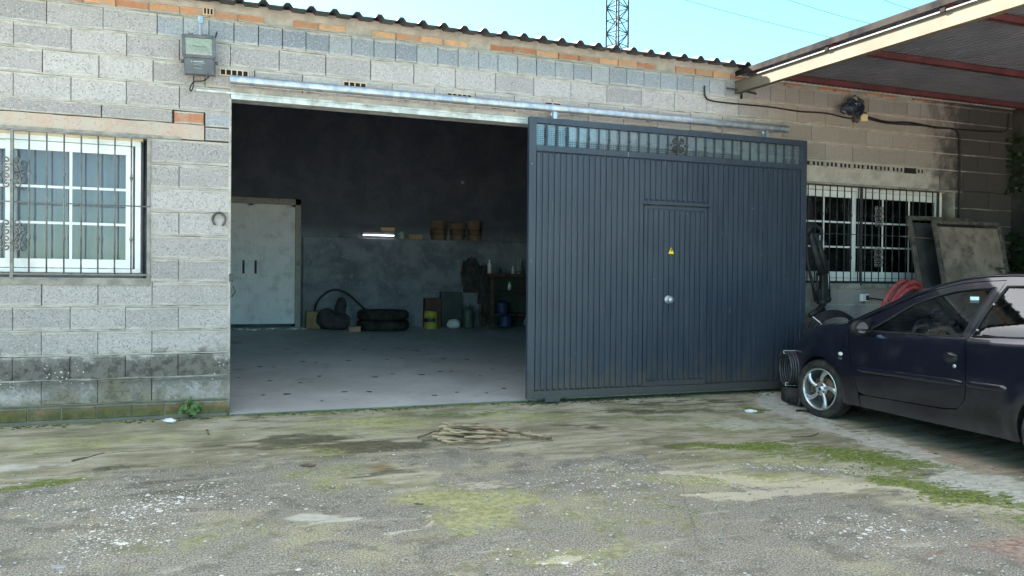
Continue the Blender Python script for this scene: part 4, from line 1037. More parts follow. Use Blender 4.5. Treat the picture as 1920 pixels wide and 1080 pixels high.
# ------------------------------------------------------------------ small things on the ground
def stick(pts, r0, r1, label, m=None, group='dry sticks of the small pile', name='stick'):
    P = smooth_curve(pts, 5); P = [Vector(p) + Vector((0, 0, .35 * r0 * MN.noise(Vector(p) * 14))) for p in P]; n = len(P)
    s = MB(); s.tube(P, [(r0 + (r1 - r0) * i / (n - 1)) * (1 + .14 * MN.noise(P[i] * 14)) for i in range(n)], 7)
    return tag(s.build(name, m or M['wood'], None, loc=P[0]), label, 'stick', group)
ux = Vector((.94, -.34, 0)); uy = Vector((.34, .94, 0)); PC = Vector((1.80, -1.16, -.112))
rs = random.Random(11)
specs = [(-.34, .04, .20, .12, .013, 0), (-.30, -.02, .30, .06, .014, 0), (-.33, -.05, .16, -.06, .015, 0), (-.28, -.10, .24, -.12, .014, 0), (-.24, -.15, .16, -.15, .013, 0), (-.22, .12, .16, .15, .011, 0),
         (-.30, .06, .12, .04, .014, .026), (-.26, .00, .26, -.02, .015, .027), (-.28, -.06, .12, -.10, .013, .026), (-.20, .09, .32, .04, .011, .024), (-.06, -.10, .36, -.09, .010, .022), (.02, .12, .30, .02, .013, .026), (-.10, .13, .14, .08, .010, .024),
         (-.29, .03, -.02, .02, .017, .052), (-.24, -.03, .18, -.07, .013, .053), (-.08, .06, .24, .00, .012, .050), (.04, -.02, .40, -.06, .009, .046), (-.18, -.11, .10, -.05, .011, .050),
         (-.26, .06, .10, .00, .012, .078), (-.12, .00, .20, .05, .010, .078), (-.20, -.04, .02, -.03, .014, .080)]
places = ['at the back of the lowest layer', 'across the middle of the lowest layer', 'along the lowest layer, pale ends showing left', 'near the front of the lowest layer', 'frontmost of all, flat on the concrete', 'farthest back, thin and straight',
          'in the second layer at the back left', 'across the centre of the second layer', 'in the second layer near the front left', 'long and slim at the back right', 'slim, poking out at the front right', 'thick, slanting down at the right end', 'short, lying crossways at the back',
          'short and stout on the upper left', 'in the third layer near the front', 'in the third layer at the right', 'thinnest, with the tip reaching farthest right', 'short, on the front of the third layer',
          'topmost, pointing back left', 'topmost, pointing back right', 'short and thick on the very top']
for (a, b_, c, d, r, z), pl in zip(specs, places):
    p = PC + ux * a + uy * b_; q = PC + ux * c + uy * d; zz = r + z * 1.25 + .01; bend = rs.uniform(-.03, .03); pts = []
    for t in (0, .2, .4, .6, .8, 1):
        w_ = p.lerp(q, t) + uy * (bend * 4 * t * (1 - t) + rs.uniform(-.007, .007)); pts.append((w_.x, w_.y, gz(w_.y) + zz + rs.uniform(-.004, .006) - .01 * t * (z > .03)))
    stick(pts, r, r * rs.uniform(.45, .8), 'dry stick of the pile, ' + pl)
for pts, r0, r1, lb in [
    ([(2.02, -.90, -.068), (2.15, -1.02, -.078), (2.30, -1.18, -.09), (2.44, -1.34, -.10)], .020, .013, 'single thick stick lying apart to the right of the pile'),
    ([(2.28, -1.27, -.10), (2.36, -1.35, -.105), (2.43, -1.40, -.112)], .008, .004, 'short thin twig below the end of the lone thick stick'),
    ([(1.36, -1.05, -.09), (1.45, -1.03, -.07), (1.52, -.99, -.06), (1.55, -1.04, -.05)], .010, .005, 'thin dark twig curling out of the pile to the left'),
    ([(1.38, -1.13, -.10), (1.50, -1.13, -.10), (1.66, -1.20, -.10)], .008, .005, 'straight thin twig at the lower left of the pile'),
    ([(1.62, -1.37, -.125), (1.75, -1.46, -.13), (1.86, -1.44, -.125)], .009, .005, 'slender twig in front of the pile'),
    ([(1.73, -.70, -.078), (1.86, -.70, -.078), (2.0, -.69, -.076)], .006, .004, 'thin straight twig lying behind the pile'),
    ([(-1.16, -1.05, -.10), (-1.06, -.96, -.097), (-.98, -.88, -.092)], .007, .004, 'thin twig alone on the pale concrete at the left')]:
    stick(pts, r0, r1, lb, M['bark'] if r0 < .02 else M['wood'], None if 'left' in lb and 'concrete' in lb else 'dry sticks of the small pile')
def scrapobj(name, c, s, label, m, cat, flat=.35, seed=0, seg=10):
    k = MB(); k.sphere((0, 0, 0), 1, seg, 7, (s, s * .6, s * flat)); k.v = [(a * (1 + .5 * MN.noise(Vector((a * 30 + seed, b_ * 30, c_ * 30)))), b_ * (1 + .5 * MN.noise(Vector((a * 25, b_ * 25 + seed, c_ * 30)))), c_ * (1 + .5 * MN.noise(Vector((a * 22, b_ * 22, seed))))) for a, b_, c_ in k.v]
    k.smooth = [False] * len(k.smooth); c = Vector(c); k.v = [(c.x + a * cos(.4) , c.y + b_ - a * sin(.4), c.z + c_) for a, b_, c_ in k.v]
    return tag(k.build(name, m, None, loc=tuple(c)), label, cat)
scrapobj('litter', (-.60, -.14, -.004), .065, 'crumpled pale plastic scrap on the ground below the left wall', M['whitep'], 'litter', .28, 3)
scrapobj('litter', (4.84, -.84, -.078), .050, 'smooth white scrap lying on green moss near the gate', M['whitep'], 'litter', .35, 8)
scrapobj('dead_leaf', (.44, -1.57, -.128), .060, 'curled dark leaf on the concrete left of the sticks', M['bark'], 'leaf', .12, 5)
scrapobj('dead_leaf', (1.02, -2.63, -.160), .030, 'dark dry leaf on the yellow-green patch in the foreground', M['bark'], 'leaf', .2, 6)
scrapobj('dead_leaf', (-.13, -3.15, -.172), .028, 'small blackish leaf near the bottom edge of the view', M['bark'], 'leaf', .2, 9)
scrapobj('stone', (-.82, -3.08, -.168), .075, 'flat pale bluish stone at the bottom left corner', mat('pale_stone', (.26, .27, .29), (.42, .43, .45), 9, .9, 0, .5), 'stone', .10, 12)
scrapobj('stone', (5.02, -2.1, -.150), .018, 'small dark pebble on the pale strip beside the car', M['bark'], 'stone', .6, 2)
scrapobj('stone', (5.16, -2.05, -.149), .014, 'tiny dark pebble nearer to the car sill', M['bark'], 'stone', .6, 4)
cable('twig', [(4.55, -1.78, -.135), (4.75, -1.80, -.134), (4.90, -1.72, -.133)], .004, 'thin dry stalk lying on the pale strip beside the car', M['bark'], cat='twig')
cable('twig', [(-.28, -.45, -.05), (-.29, -.50, -.035), (-.27, -.56, -.06)], .006, 'short curved dark twig below the weed', M['bark'], cat='twig')
dl = MB(); rd_ = random.Random(8)
for k in range(520):
    x = rd_.uniform(2.6, 5.9) if k % 3 else rd_.uniform(-2.2, 2.6); y = -.05 - abs(rd_.gauss(0, .09 if x > 2.6 else .05)); s_ = rd_.uniform(.004, .014)
    if MN.noise(Vector((x * 2.2, y * 3, 3))) < -.1: continue
    dl.sphere((x, y, gz(y) + s_ * .2), s_, 5, 3, (1.8, .8, .35), .6)
o = dl.build('leaf_litter', mat('litter_bits', (.035, .028, .018), (.12, .09, .06), 60, .9), None); o['kind'] = 'stuff'; o['label'] = 'dark bits of dirt and leaf litter along the foot of the gate'; o['category'] = 'litter'
# weed at the foot of the wall
WD = thing('weed', (-.44, -.05, 0), 'bright green leafy weed growing at the foot of the left wall', 'plant')
wl_ = MB(); st_ = MB(); rw = random.Random(5)
for k in range(46):
    a = rw.uniform(0, 2 * pi); rr = .10 * rw.random() ** .6; h_ = .03 + rw.random() * .14 * (1 - rr / .14)
    c = Vector((-.44 + rr * cos(a) * 1.0, -.055 - abs(rr * sin(a)) * .7, .02 + h_)); s_ = rw.uniform(.012, .024)
    nrm = Vector((cos(a) * .5, -.7, .6 + rw.uniform(-.3, .3))).normalized(); u = nrm.orthogonal().normalized(); v = nrm.cross(u)
    vs = [c + (u * cos(q) + v * sin(q)) * s_ * (1 + .12 * (i % 2)) + nrm * (.12 * s_ if i % 2 else 0) for i, q in enumerate([2 * pi * j / 9 for j in range(9)])]
    wl_.add([c - nrm * s_ * .25] + vs, [(0, 1 + j, 1 + (j + 1) % 9) for j in range(9)])
    st_.tube([(-.44, -.04, 0), tuple((Vector((-.44, -.04, 0)) + c) / 2 + Vector((0, -.01, .01))), tuple(c)], .0018, 4)
wl_.build('leaves', M['leaf'], WD, fixn=False); st_.build('stems', M['leaf'], WD)
# moss tufts and grit along the wall foot and on the green patches
mg = MB(); rg = random.Random(21)
def tuft(x, y, s):
    c = Vector((x, y, gz(y) - s * .2)); mg.sphere(c, s, 6, 4, (1.2, 1.2, .55), .4)
for k in range(900):
    q = rg.random()
    if q < .45: x, y = rg.uniform(-2.6, 6.0), -.02 - abs(rg.gauss(0, .035))
    elif q < .6: x, y = rg.gauss(3.95, .35), -1.93 + rg.gauss(0, .06)
    elif q < .8: x, y = rg.gauss(4.7, .25), rg.gauss(-2.6, .2)
    else: x, y = rg.gauss(4.45, .2), rg.gauss(-3.35, .25)
    if MN.noise(Vector((x * 3, y * 5, 7))) < -.05: continue
    if DX0 < x < 2.6 and y > -.03: continue
    tuft(x, y, rg.uniform(.004, .012))
o = mg.build('moss_tufts', mat('moss', (.05, .075, .012), (.13, .18, .035), 30, .95, 0, .6, 120), None); o['kind'] = 'stuff'; o['label'] = 'low green moss tufts on the damp concrete'; o['category'] = 'moss'
gr = MB()
for k in range(1500):
    x = rg.uniform(-1.8, 5.4); y = rg.uniform(-4.6, -1.2)
    if x > 3.2 and y > -2.2: continue
    s_ = rg.uniform(.003, .0085) * (1 if rg.random() < .9 else 1.6); gr.sphere((x, y, gz(y) + s_ * .1 + .004), s_, 6, 4, (1.2, 1, .6), .5)
o = gr.build('loose_grit', mat('grit', (.20, .19, .17), (.55, .54, .50), 300, .9), None); o['kind'] = 'stuff'; o['label'] = 'loose pale grit scattered over the rough concrete'; o['category'] = 'grit'
# ------------------------------------------------------------------ things inside the garage (back wall at y = 6, ledge top at z = 1.94)
def fz(y): return .0665 * y + .006
LY = YB - .07
def bucketobj(x, label, rr=.155, h=.33):
    T = thing('bucket', (x, LY + .04, 1.94), label, 'bucket', 'tan buckets on the ledge')
    k = MB(); k.lathe([(0, 1.942), (rr * .86, 1.942), (rr, 1.94 + h * .93), (rr * 1.06, 1.94 + h * .93), (rr * 1.06, 1.94 + h * .97), (rr, 1.94 + h * .97)], 20, 'z', (x, LY + .04, 0)); k.build('tub', M['bucket'], T)
    l = MB(); l.lathe([(rr * 1.03, 1.94 + h * .955), (rr * 1.07, 1.94 + h), (rr * .9, 1.94 + h * 1.02), (0, 1.94 + h * 1.01)], 20, 'z', (x, LY + .04, 0)); l.build('lid', M['bucket'], T)
    d = MB(); d.lathe([(rr * .965, 2.03), (rr * .99, 2.03), (rr * 1.005, 2.14), (rr * .98, 2.14)], 20, 'z', (x, LY + .04, 0)); d.build('printed_band', mat('brown_band', (.10, .07, .05), (.14, .10, .07), 20, .6), T)
bucketobj(3.28, 'left one of three tan buckets on the ledge inside the garage'); bucketobj(3.63, 'middle one of three tan buckets on the ledge inside the garage', .14, .31); bucketobj(3.95, 'right one of three tan buckets on the ledge, beside bare wall', .135, .36)
def boxobj(name, x0, x1, y0, y1, z0, z1, m, label, cat):
    k = MB(); k.bbox(x0, x1, y0, y1, z0, z1, .006); k.box((x0 + x1) / 2 - .01, (x0 + x1) / 2 + .01, y0 - .002, y0, z0 + .01, z1 - .01); return tag(k.build(name, m, None, loc=((x0 + x1) / 2, (y0 + y1) / 2, z0)), label, cat)
boxobj('carton', 2.24, 2.48, LY, LY + .1, 2.05, 2.14, M['cardboard'], 'flat pale carton lying on top of the lamp on the ledge', 'box')
boxobj('carton', 2.72, 2.98, LY - .03, LY + .09, 1.94, 2.03, M['cardboard'], 'small closed carton on the ledge left of the buckets', 'box')
g_ = MB(); g_.lathe([(0, 1.942), (.05, 1.942), (.05, 2.0), (.03, 2.05), (.028, 2.07), (0, 2.07)], 14, 'z', (2.60, LY, 0)); g_.tube([(2.57, LY, 2.0), (2.54, LY, 2.03), (2.57, LY, 2.05)], .006, 6); tag(g_.build('jar', mat('pale_green_jar', (.35, .45, .40), None, 5, .3), None, loc=(2.6, LY, 1.94)), 'pale green jar on the ledge between lamp and carton', 'jar')
# the lit fluorescent batten
TB = thing('strip_lamp', (2.18, LY - .06, 1.99), 'lit fluorescent strip lamp shining white at the front of the ledge', 'lamp')
k = MB(); k.bbox(1.90, 2.47, LY - .03, LY + .03, 2.0, 2.045, .004); k.box(1.90, 1.915, LY - .08, LY - .02, 1.965, 2.03); k.box(2.455, 2.47, LY - .08, LY - .02, 1.965, 2.03); k.build('batten', M['dull'], TB)
k = MB(); k.tube([(1.915, LY - .06, 1.99), (2.455, LY - .06, 1.99)], .008, 10); k.build('tube', mat('lit_tube', (.95, .97, 1.0), None, 5, .5, emit=.9), TB)
# doorway side clutter along the foot of the back wall
cl = MB(); c0_ = Vector((1.42, 5.62, fz(5.6)))
def lump(mb, c, sx, sy, sz, seed, seg=18):
    v0 = len(mb.v); mb.sphere(c, 1, seg, 12, (sx, sy, sz))
    for i in range(v0, len(mb.v)):
        p = Vector(mb.v[i]); n_ = MN.noise(p * 3.3 + Vector((seed, 0, 0))) * .35 + MN.noise(p * 9 + Vector((seed, 4, 0))) * .15
        mb.v[i] = tuple(Vector(c) + (p - Vector(c)) * (1 + n_))
lump(cl, c0_ + Vector((0, 0, .14)), .30, .20, .17, 2, 26); lump(cl, c0_ + Vector((-.12, -.05, .20)), .16, .14, .14, 11, 20); lump(cl, c0_ + Vector((.10, .02, .34)), .11, .10, .22, 5, 20)
tag(cl.build('rag_heap', M['cloth'], None, loc=tuple(c0_)), 'dark heap of sacks and rags on the garage floor under the hoop', 'sacks')
hp = MB(); pts = smooth_curve([(1.10, 5.75, .40), (1.09, 5.72, .62), (1.16, 5.70, .86), (1.32, 5.70, 1.01), (1.48, 5.70, 1.04), (1.66, 5.70, .96), (1.84, 5.72, .80), (2.0, 5.72, .64), (2.1, 5.74, .46)], 6); hp.tube(pts, .016, 8); tag(hp.build('bent_hoop', M['black'], None, loc=(1.1, 5.75, .4)), 'thin black hoop of pipe arching over the rag heap', 'hoop')
tr = MB(); c1_ = (2.21, 5.50, fz(5.5))
for j, (R, z0) in enumerate(((.44, 0), (.43, .17))):
    tr.lathe([(.26, .02 + z0), (.30, z0), (R - .04, z0 + .005), (R, z0 + .04), (R, z0 + .13), (R - .04, z0 + .165), (.30, z0 + .17), (.26, z0 + .15)], 30, 'z', c1_)
tag(tr.build('tyre_stack', M['rubber'], None, loc=c1_), 'two big dark tyres stacked flat on the garage floor', 'tyres')
bk = MB(); bk.bbox(1.60, 1.80, 5.25, 5.36, fz(5.3), fz(5.3) + .085, .005); tag(bk.build('brick', mat('pink_brick', (.40, .22, .17), (.5, .3, .24), 9, .9), None, loc=(1.7, 5.3, fz(5.3))), 'single pinkish brick between the rag heap and the tyres', 'brick')
boxobj('crate', .96, 1.18, 5.6, 5.9, fz(5.7), fz(5.7) + .30, mat('ochre_wood', (.20, .14, .06), (.27, .19, .09), 8, .8), 'ochre wooden box beside the white door', 'crate')
yc = MB(); cc = (3.05, 5.55, fz(5.55)); yc.lathe([(0, 0), (.118, 0), (.122, .008), (.117, .016), (.117, .10), (.121, .105), (.117, .11), (.117, .20), (.121, .205), (.117, .21), (.117, .292), (.123, .30), (.117, .306), (0, .300)], 24, 'z', cc); T = thing('drum', cc, 'small yellow oil drum with a dark printed patch on the garage floor', 'drum'); yc.build('body', M['yellow'], T)
k = MB(); k.lathe([(.1195, .12), (.1195, .185)], 24, 'z', cc); k.f = [f for i, f in enumerate(k.f) if 13 <= i <= 19]; k.mi = k.mi[:len(k.f)]; k.smooth = k.smooth[:len(k.f)]; k.attr = k.attr[:len(k.f)]; k.build('printed_patch', M['dkiron'], T, fixn=False)
k = MB(); k.tube([(2.99, 5.55, cc[2] + .30), (2.99, 5.55, cc[2] + .36), (3.11, 5.55, cc[2] + .36), (3.11, 5.55, cc[2] + .30)], .007, 6); k.build('handle', M['dkiron'], T)
boxobj('crate', 2.98, 3.26, 5.66, 5.86, fz(5.7), fz(5.7) + .52, mat('dull_red_box', (.08, .035, .035), (.12, .055, .05), 6, .7), 'tall dull red box behind the yellow drum', 'crate')
boxobj('cabinet', 3.28, 3.66, 5.72, 5.87, fz(5.8), fz(5.8) + .62, mat('dark_teal_box', (.03, .05, .055), (.05, .075, .08), 5, .6), 'dark teal cabinet standing behind the white bag', 'cabinet')
bg = MB(); lump(bg, (3.44, 5.5, fz(5.5) + .085), .13, .10, .095, 9, 14); bg.smooth = [False] * len(bg.smooth); tag(bg.build('plastic_bag', M['whitep'], None, loc=(3.44, 5.5, fz(5.5))), 'crumpled white plastic bag on the garage floor', 'bag')
gb = thing('gas_bottle', (3.73, 5.58, fz(5.58)), 'green gas bottle standing on the garage floor', 'gas bottle'); k = MB(); k.lathe([(0, 0), (.09, 0), (.10, .02), (.10, .27), (.085, .33), (.04, .365), (.03, .37), (0, .37)], 22, 'z', (3.73, 5.58, fz(5.58))); k.build('cylinder_body', M['green'], gb); k = MB(); k.lathe([(0, .37), (.02, .37), (.02, .40), (.03, .405), (.03, .42), (0, .42)], 12, 'z', (3.73, 5.58, fz(5.58))); k.build('valve', M['galv'], gb)
# overalls hanging on the wall
for (x, zt, w_, L_, lb, sd) in ((3.86, 1.62, .13, .62, 'dark overall hanging on the back wall above the gas bottle', 3), (4.10, 1.50, .11, .70, 'dark jacket hanging beside the workbench', 8)):
    k = MB(); n = 12; vs = []
    for i in range(n + 1):
        t = i / n; ww = w_ * (.45 + .75 * min(1, t * 4)) * (1 + .12 * MN.noise(Vector((t * 5, sd, 0))))
        for j in range(17):
            a = 2 * pi * j / 16; vs.append((x + ww * cos(a) * (1 + .08 * sin(5 * a + t * 3)), 5.80 + .06 * sin(a) * (1 + .3 * sin(7 * a)), zt - L_ * t))
    k.sm = True; k.add(vs, [(i * 17 + j, i * 17 + j + 1, (i + 1) * 17 + j + 1, (i + 1) * 17 + j) for i in range(n) for j in range(16)]); k.tube([(x - w_ * .9, 5.8, zt - .06), (x - w_ * 1.25, 5.79, zt - .30), (x - w_ * 1.15, 5.78, zt - .5)], [.05, .045, .035], 8); k.tube([(x, 5.86, zt + .03), (x, 5.8, zt + .02)], .01, 6)
    tag(k.build('hanging_clothes', M['cloth'], None, loc=(x, 5.8, zt)), lb, 'clothes')
# workbench with shelves
WB = thing('workbench', (4.7, 5.5, fz(5.5)), 'dark brown wooden workbench with shelves at the right of the garage interior', 'workbench')
bx0, bx1 = 4.02, 6.0
k = MB(); k.bbox(bx0, bx1, 5.30, 5.86, 1.29, 1.345, .005); k.build('bench_top', M['brown'], WB)
for x in (bx0 + .04, 4.9, bx1 - .08):
    for y in (5.34, 5.80): k = MB(); k.box(x, x + .06, y - .03, y + .03, fz(y), 1.29); k.build('leg', M['brown'], WB)
for z in (1.02, .60): k = MB(); k.box(bx0 + .35 if z > 1 else bx0, bx1, 5.36, 5.84, z, z + .03); k.build('shelf', M['brown'], WB)
k = MB(); k.box(bx0, bx1, 5.84, 5.86, .4, 1.29); k.build('back_panel', mat('dark_green_board', (.03, .05, .045), (.05, .075, .065), 4, .8), WB)
def bottle(x, y, z, r, h_, m, label, grp='bottles and cans on the bench'):
    k = MB(); k.lathe([(0, 0), (r, 0), (r, h_ * .62), (r * .4, h_ * .8), (r * .4, h_ * .92), (r * .5, h_ * .93), (r * .5, h_), (0, h_)], 12, 'z', (x, y, z)); return tag(k.build('bottle', m, None, loc=(x, y, z)), label, 'bottle', grp)
bz = 1.346
bottle(4.07, 5.42, bz, .035, .24, M['whitep'], 'pale bottle at the left end of the workbench'); bottle(4.20, 5.45, bz, .03, .18, M['dull'], 'grey bottle next to the pale one on the workbench'); bottle(4.27, 5.40, bz, .025, .12, M['blue'], 'short blue bottle on the workbench')
bottle(4.51, 5.42, bz, .024, .14, M['whitep'], 'small white bottle in the middle of the workbench'); 
def toolset(x, lb):
    k = MB(); k.tube([(x - .018, 5.6, bz + .12), (x - .020, 5.6, bz + .27)], .009, 6); k.tube([(x + .018, 5.6, bz + .10), (x + .020, 5.6, bz + .27)], .009, 6); k.box(x - .035, x + .035, 5.58, 5.62, bz, bz + .13); tag(k.build('tool_holder', M['steel'], None, loc=(x, 5.6, bz)), lb, 'tools')
toolset(4.70, 'pair of steel tools upright in a holder on the workbench'); toolset(4.88, 'taller pair of steel tools at the right end of the workbench, next to the gate')
k = MB(); k.lathe([(0, 0), (.04, 0), (.04, .03), (.015, .05), (.015, .09), (.04, .10), (0, .11)], 14, 'z', (4.62, 5.42, bz)); tag(k.build('oil_can', M['galv'], None, loc=(4.62, 5.42, bz)), 'small bright oil can on the workbench', 'can')
boxobj('box', 4.90, 5.12, 5.38, 5.55, 1.051, 1.22, M['doorw'], 'pale grey box on the upper shelf of the workbench', 'box')
bottle(4.46, 5.45, 1.051, .028, .15, M['whitep'], 'white bottle on the upper shelf of the workbench')
for x, z0, lb in ((4.34, .40, 'lower blue plastic drum under the workbench'), (4.34, .66, 'upper blue plastic drum under the workbench')):
    k = MB(); z0 = max(z0, fz(5.3)) if z0 < .6 else .632; k.lathe([(0, 0), (.105, 0), (.12, .02), (.12, .08), (.113, .10), (.12, .12), (.12, .19), (.105, .21), (.05, .215), (.05, .235), (0, .235)], 20, 'z', (x, 5.5 if z0 > .6 else 5.32, z0)); tag(k.build('plastic_drum', M['blue'], None, loc=(x, 5.5 if z0 > .6 else 5.32, z0)), lb, 'drum')
k = MB(); k.tube([(4.78 + .085 * cos(a), 5.28, fz(5.3) + .12 + .085 * sin(a)) for a in [2 * pi * j / 24 for j in range(24)]], .026, 8, closed=True); k.tube([(4.78 + .05 * cos(a), 5.27, fz(5.3) + .12 + .05 * sin(a)) for a in [2 * pi * j / 24 for j in range(24)]], .018, 8, closed=True); tag(k.build('wire_reel', mat('wire_grey', (.25, .24, .23), (.4, .38, .36), 30, .6), None, loc=(4.78, 5.28, fz(5.3))), 'round coil of grey wire leaning under the workbench', 'wire coil')
boxobj('crate', 4.93, 5.25, 5.30, 5.7, fz(5.4), fz(5.4) + .24, mat('red_crate_', (.08, .03, .028), (.12, .045, .04), 6, .7), 'dark red box under the workbench beside the gate edge', 'crate')
# plaster crumbs at the foot of the white door
k = MB(); rc = random.Random(4)
for i in range(60): k.sphere((rc.uniform(-.6, .95), rc.uniform(5.5, 5.9), fz(5.7) + .008), rc.uniform(.008, .03), 6, 4, (1.3, 1, .5), .5)
o = k.build('plaster_rubble', M['doorw'], None); o['kind'] = 'stuff'; o['label'] = 'pale plaster crumbs at the foot of the white door'; o['category'] = 'rubble'
k = MB(); k.lathe([(0, 0), (.03, 0), (.03, .03), (.015, .03), (.015, .045), (0, .045)], 12, 'y', (3.72, 5.99 - .045, 3.0)); k.build('wall_stud', M['galv'], back)
# small dark studs and holes pressed in rows into the floor
k = MB()
for r_ in range(5):
    for c_ in range(13):
        if rc.random() < .12: continue
        x = -.1 + c_ * .27 + rc.uniform(-.09, .09) + .1 * r_; y = .55 + r_ * .95 + rc.uniform(-.22, .22); k.lathe([(0, 0), (rc.uniform(.018, .045), .001), (0, .003)], 10, 'z', (x, y, fz(y) + .002))
o = k.build('floor_stain', mat('oil_stain', (.05, .05, .05), (.1, .1, .1), 30, .5), bpy.data.objects['garage_floor'])
# ------------------------------------------------------------------ the parked car (local: X forward, Y left, Z up, origin under the front axle)
H0 = RAD(87); CO = (6.229, -1.192, -.118)
CAR = thing('parked_car', CO, 'dark blue-violet three-door hatchback parked under the canopy facing the garage wall', 'car', rz=H0)
WB_ = 2.44
def crv(xs, ys): return lambda x: float(np.interp(x, xs, ys))
def sstep(a, b_, t): t = max(0, min(1, (t - a) / (b_ - a))); return t * t * (3 - 2 * t)
# height of the shoulder line where the side turns into bonnet, screen and roof
_R = smooth_curve([(-3.02, .93), (-2.93, 1.06), (-2.72, 1.25), (-2.45, 1.355), (-2.1, 1.402), (-1.75, 1.410), (-1.4, 1.378), (-1.02, 1.268), (-.62, 1.090), (-.38, .985), (-.22, .950), (.05, .922), (.3, .870), (.52, .79), (.68, .69), (.76, .58)], 6)
RX = [p[0] for p in _R]; RZ = [p[1] for p in _R]
def R_(x): return float(np.interp(x, RX, RZ))
def belt(x): return .885 + .035 * (-(x) - .6) / 1.4 if x < -.3 else .873
def Wd(x, z):
    w = .822 - .012 * ((x + 1.2) / 1.2) ** 2
    if x > -.15: w -= .30 * ((x + .15) / .95) ** 2.6
    if x < -2.25: w -= .17 * ((-2.25 - x) / .8) ** 2.2
    if z < .56: w -= .045 * ((.56 - z) / .36) ** 1.8
    if z > .56: w -= .020 * ((min(z, .9) - .56) / .34) ** 1.6
    # wheel-arch flares
    for c in (0, -WB_):
        d = math.hypot(x - c, z - .30); w += .020 * math.exp(-((d - .36) / .07) ** 2)
    # shoulder crease
    bz_ = belt(x)
    if x < -.28 and z > bz_:
        t = (z - bz_); k = sstep(-.28, -.6, x); w -= (.030 * min(1, t / .02) + t * .44 + .10 * t * t) * (k if x < -.28 else 0)
    hi = R_(x)
    if x > -.6:
        t = max(0, (z - (hi - .16)) / .16); w -= .085 * t ** 2.4 * (1 if x > -.28 else sstep(-.6, -.28, x))
    return w
def skin(outer, holes, name, m, parent, side, off=0.0, step=.05, flange=.014, surf=Wd):
    pts, fs = cdt(outer, holes, step); k = MB(); k.sm = True
    vs = [(x, side * (surf(x, z) + off), z) for x, z in pts]
    k.add(vs, fs)
    if flange:      # fold the rim inwards so the panel has a returned edge
        edges = {}
        for f in fs:
            for a, b_ in zip(f, f[1:] + f[:1]): edges[(a, b_)] = edges.get((a, b_), 0) + 1
        rim = [(a, b_) for (a, b_) in edges if (b_, a) not in edges]
        cx_ = sum(p[0] for p in outer) / len(outer); idx = {}; o = len(k.v)
        for a, b_ in rim:
            for q in (a, b_):
                if q not in idx: idx[q] = len(k.v); x, y, z = vs[q]; k.v.append((x, y, z)); k.v.append((x, y - side * flange, z))
        k.sm = False
        for a, b_ in rim: k.f.append([idx[a], idx[b_], idx[b_] + 1, idx[a] + 1]); k.mi.append(0); k.smooth.append(False); k.attr.append([(0,) * 4] * 4)
    o = k.build(name, m, parent, local=True, fixn=False); me = o.data; e = .02; nn = []
    nb_ = len(vs)
    for i, (x, y, z) in enumerate(k.v):
        if i < nb_:
            dx = (surf(x + e, z) - surf(x - e, z)) / (2 * e); dz = (surf(x, z + e) - surf(x, z - e)) / (2 * e)
            n_ = Vector((-dx, side, -dz)); n_.normalize(); nn.append(tuple(n_))
        else: nn.append((0, 0, 0))
    # outward winding, then exact normals of the curved body
    bm = bmesh.new(); bm.from_mesh(me)
    for f in bm.faces:
        if all(v.index < nb_ for v in f.verts) and f.normal.y * side < 0: f.normal_flip()
    bm.to_mesh(me); bm.free(); me.normals_split_custom_set_from_vertices(nn)
    return o
def arc(cx, cz, r, a0, a1, n=18): return [(cx + r * cos(RAD(a0 + (a1 - a0) * i / n)), cz + r * sin(RAD(a0 + (a1 - a0) * i / n))) for i in range(n + 1)]
def dense(poly_open, n=6): return [tuple(p) for p in smooth_curve(poly_open, n)]
# door outline
door_top = dense([(-.36, .955), (-.62, 1.062), (-1.02, 1.238), (-1.40, 1.342), (-1.80, 1.375)], 5)
door_rear = dense([(-1.80, 1.375), (-1.71, 1.08), (-1.665, .90), (-1.685, .70), (-1.68, .46), (-1.60, .355)], 5)
door_front = dense([(-.52, .33), (-.47, .50), (-.415, .74), (-.36, .955)], 5)
DOOR = door_top + door_rear[1:] + [(-1.45, .335), (-.60, .315)] + door_front[:-1]
WIN = dense([(-.60, .905), (-.80, 1.03), (-1.03, 1.172), (-1.36, 1.280), (-1.72, 1.318)], 5) + dense([(-1.72, 1.318), (-1.66, 1.12), (-1.60, .925)], 4)[1:] + dense([(-1.60, .925), (-1.1, .912), (-.60, .905)], 3)[1:-1]
QW = dense([(-1.695, .935), (-1.735, 1.12), (-1.83, 1.328)], 4) + dense([(-1.83, 1.328), (-2.15, 1.325), (-2.42, 1.27), (-2.60, 1.14)], 5)[1:] + dense([(-2.60, 1.14), (-2.62, 1.03), (-2.56, .975)], 3)[1:] + [(-2.1, .95)]
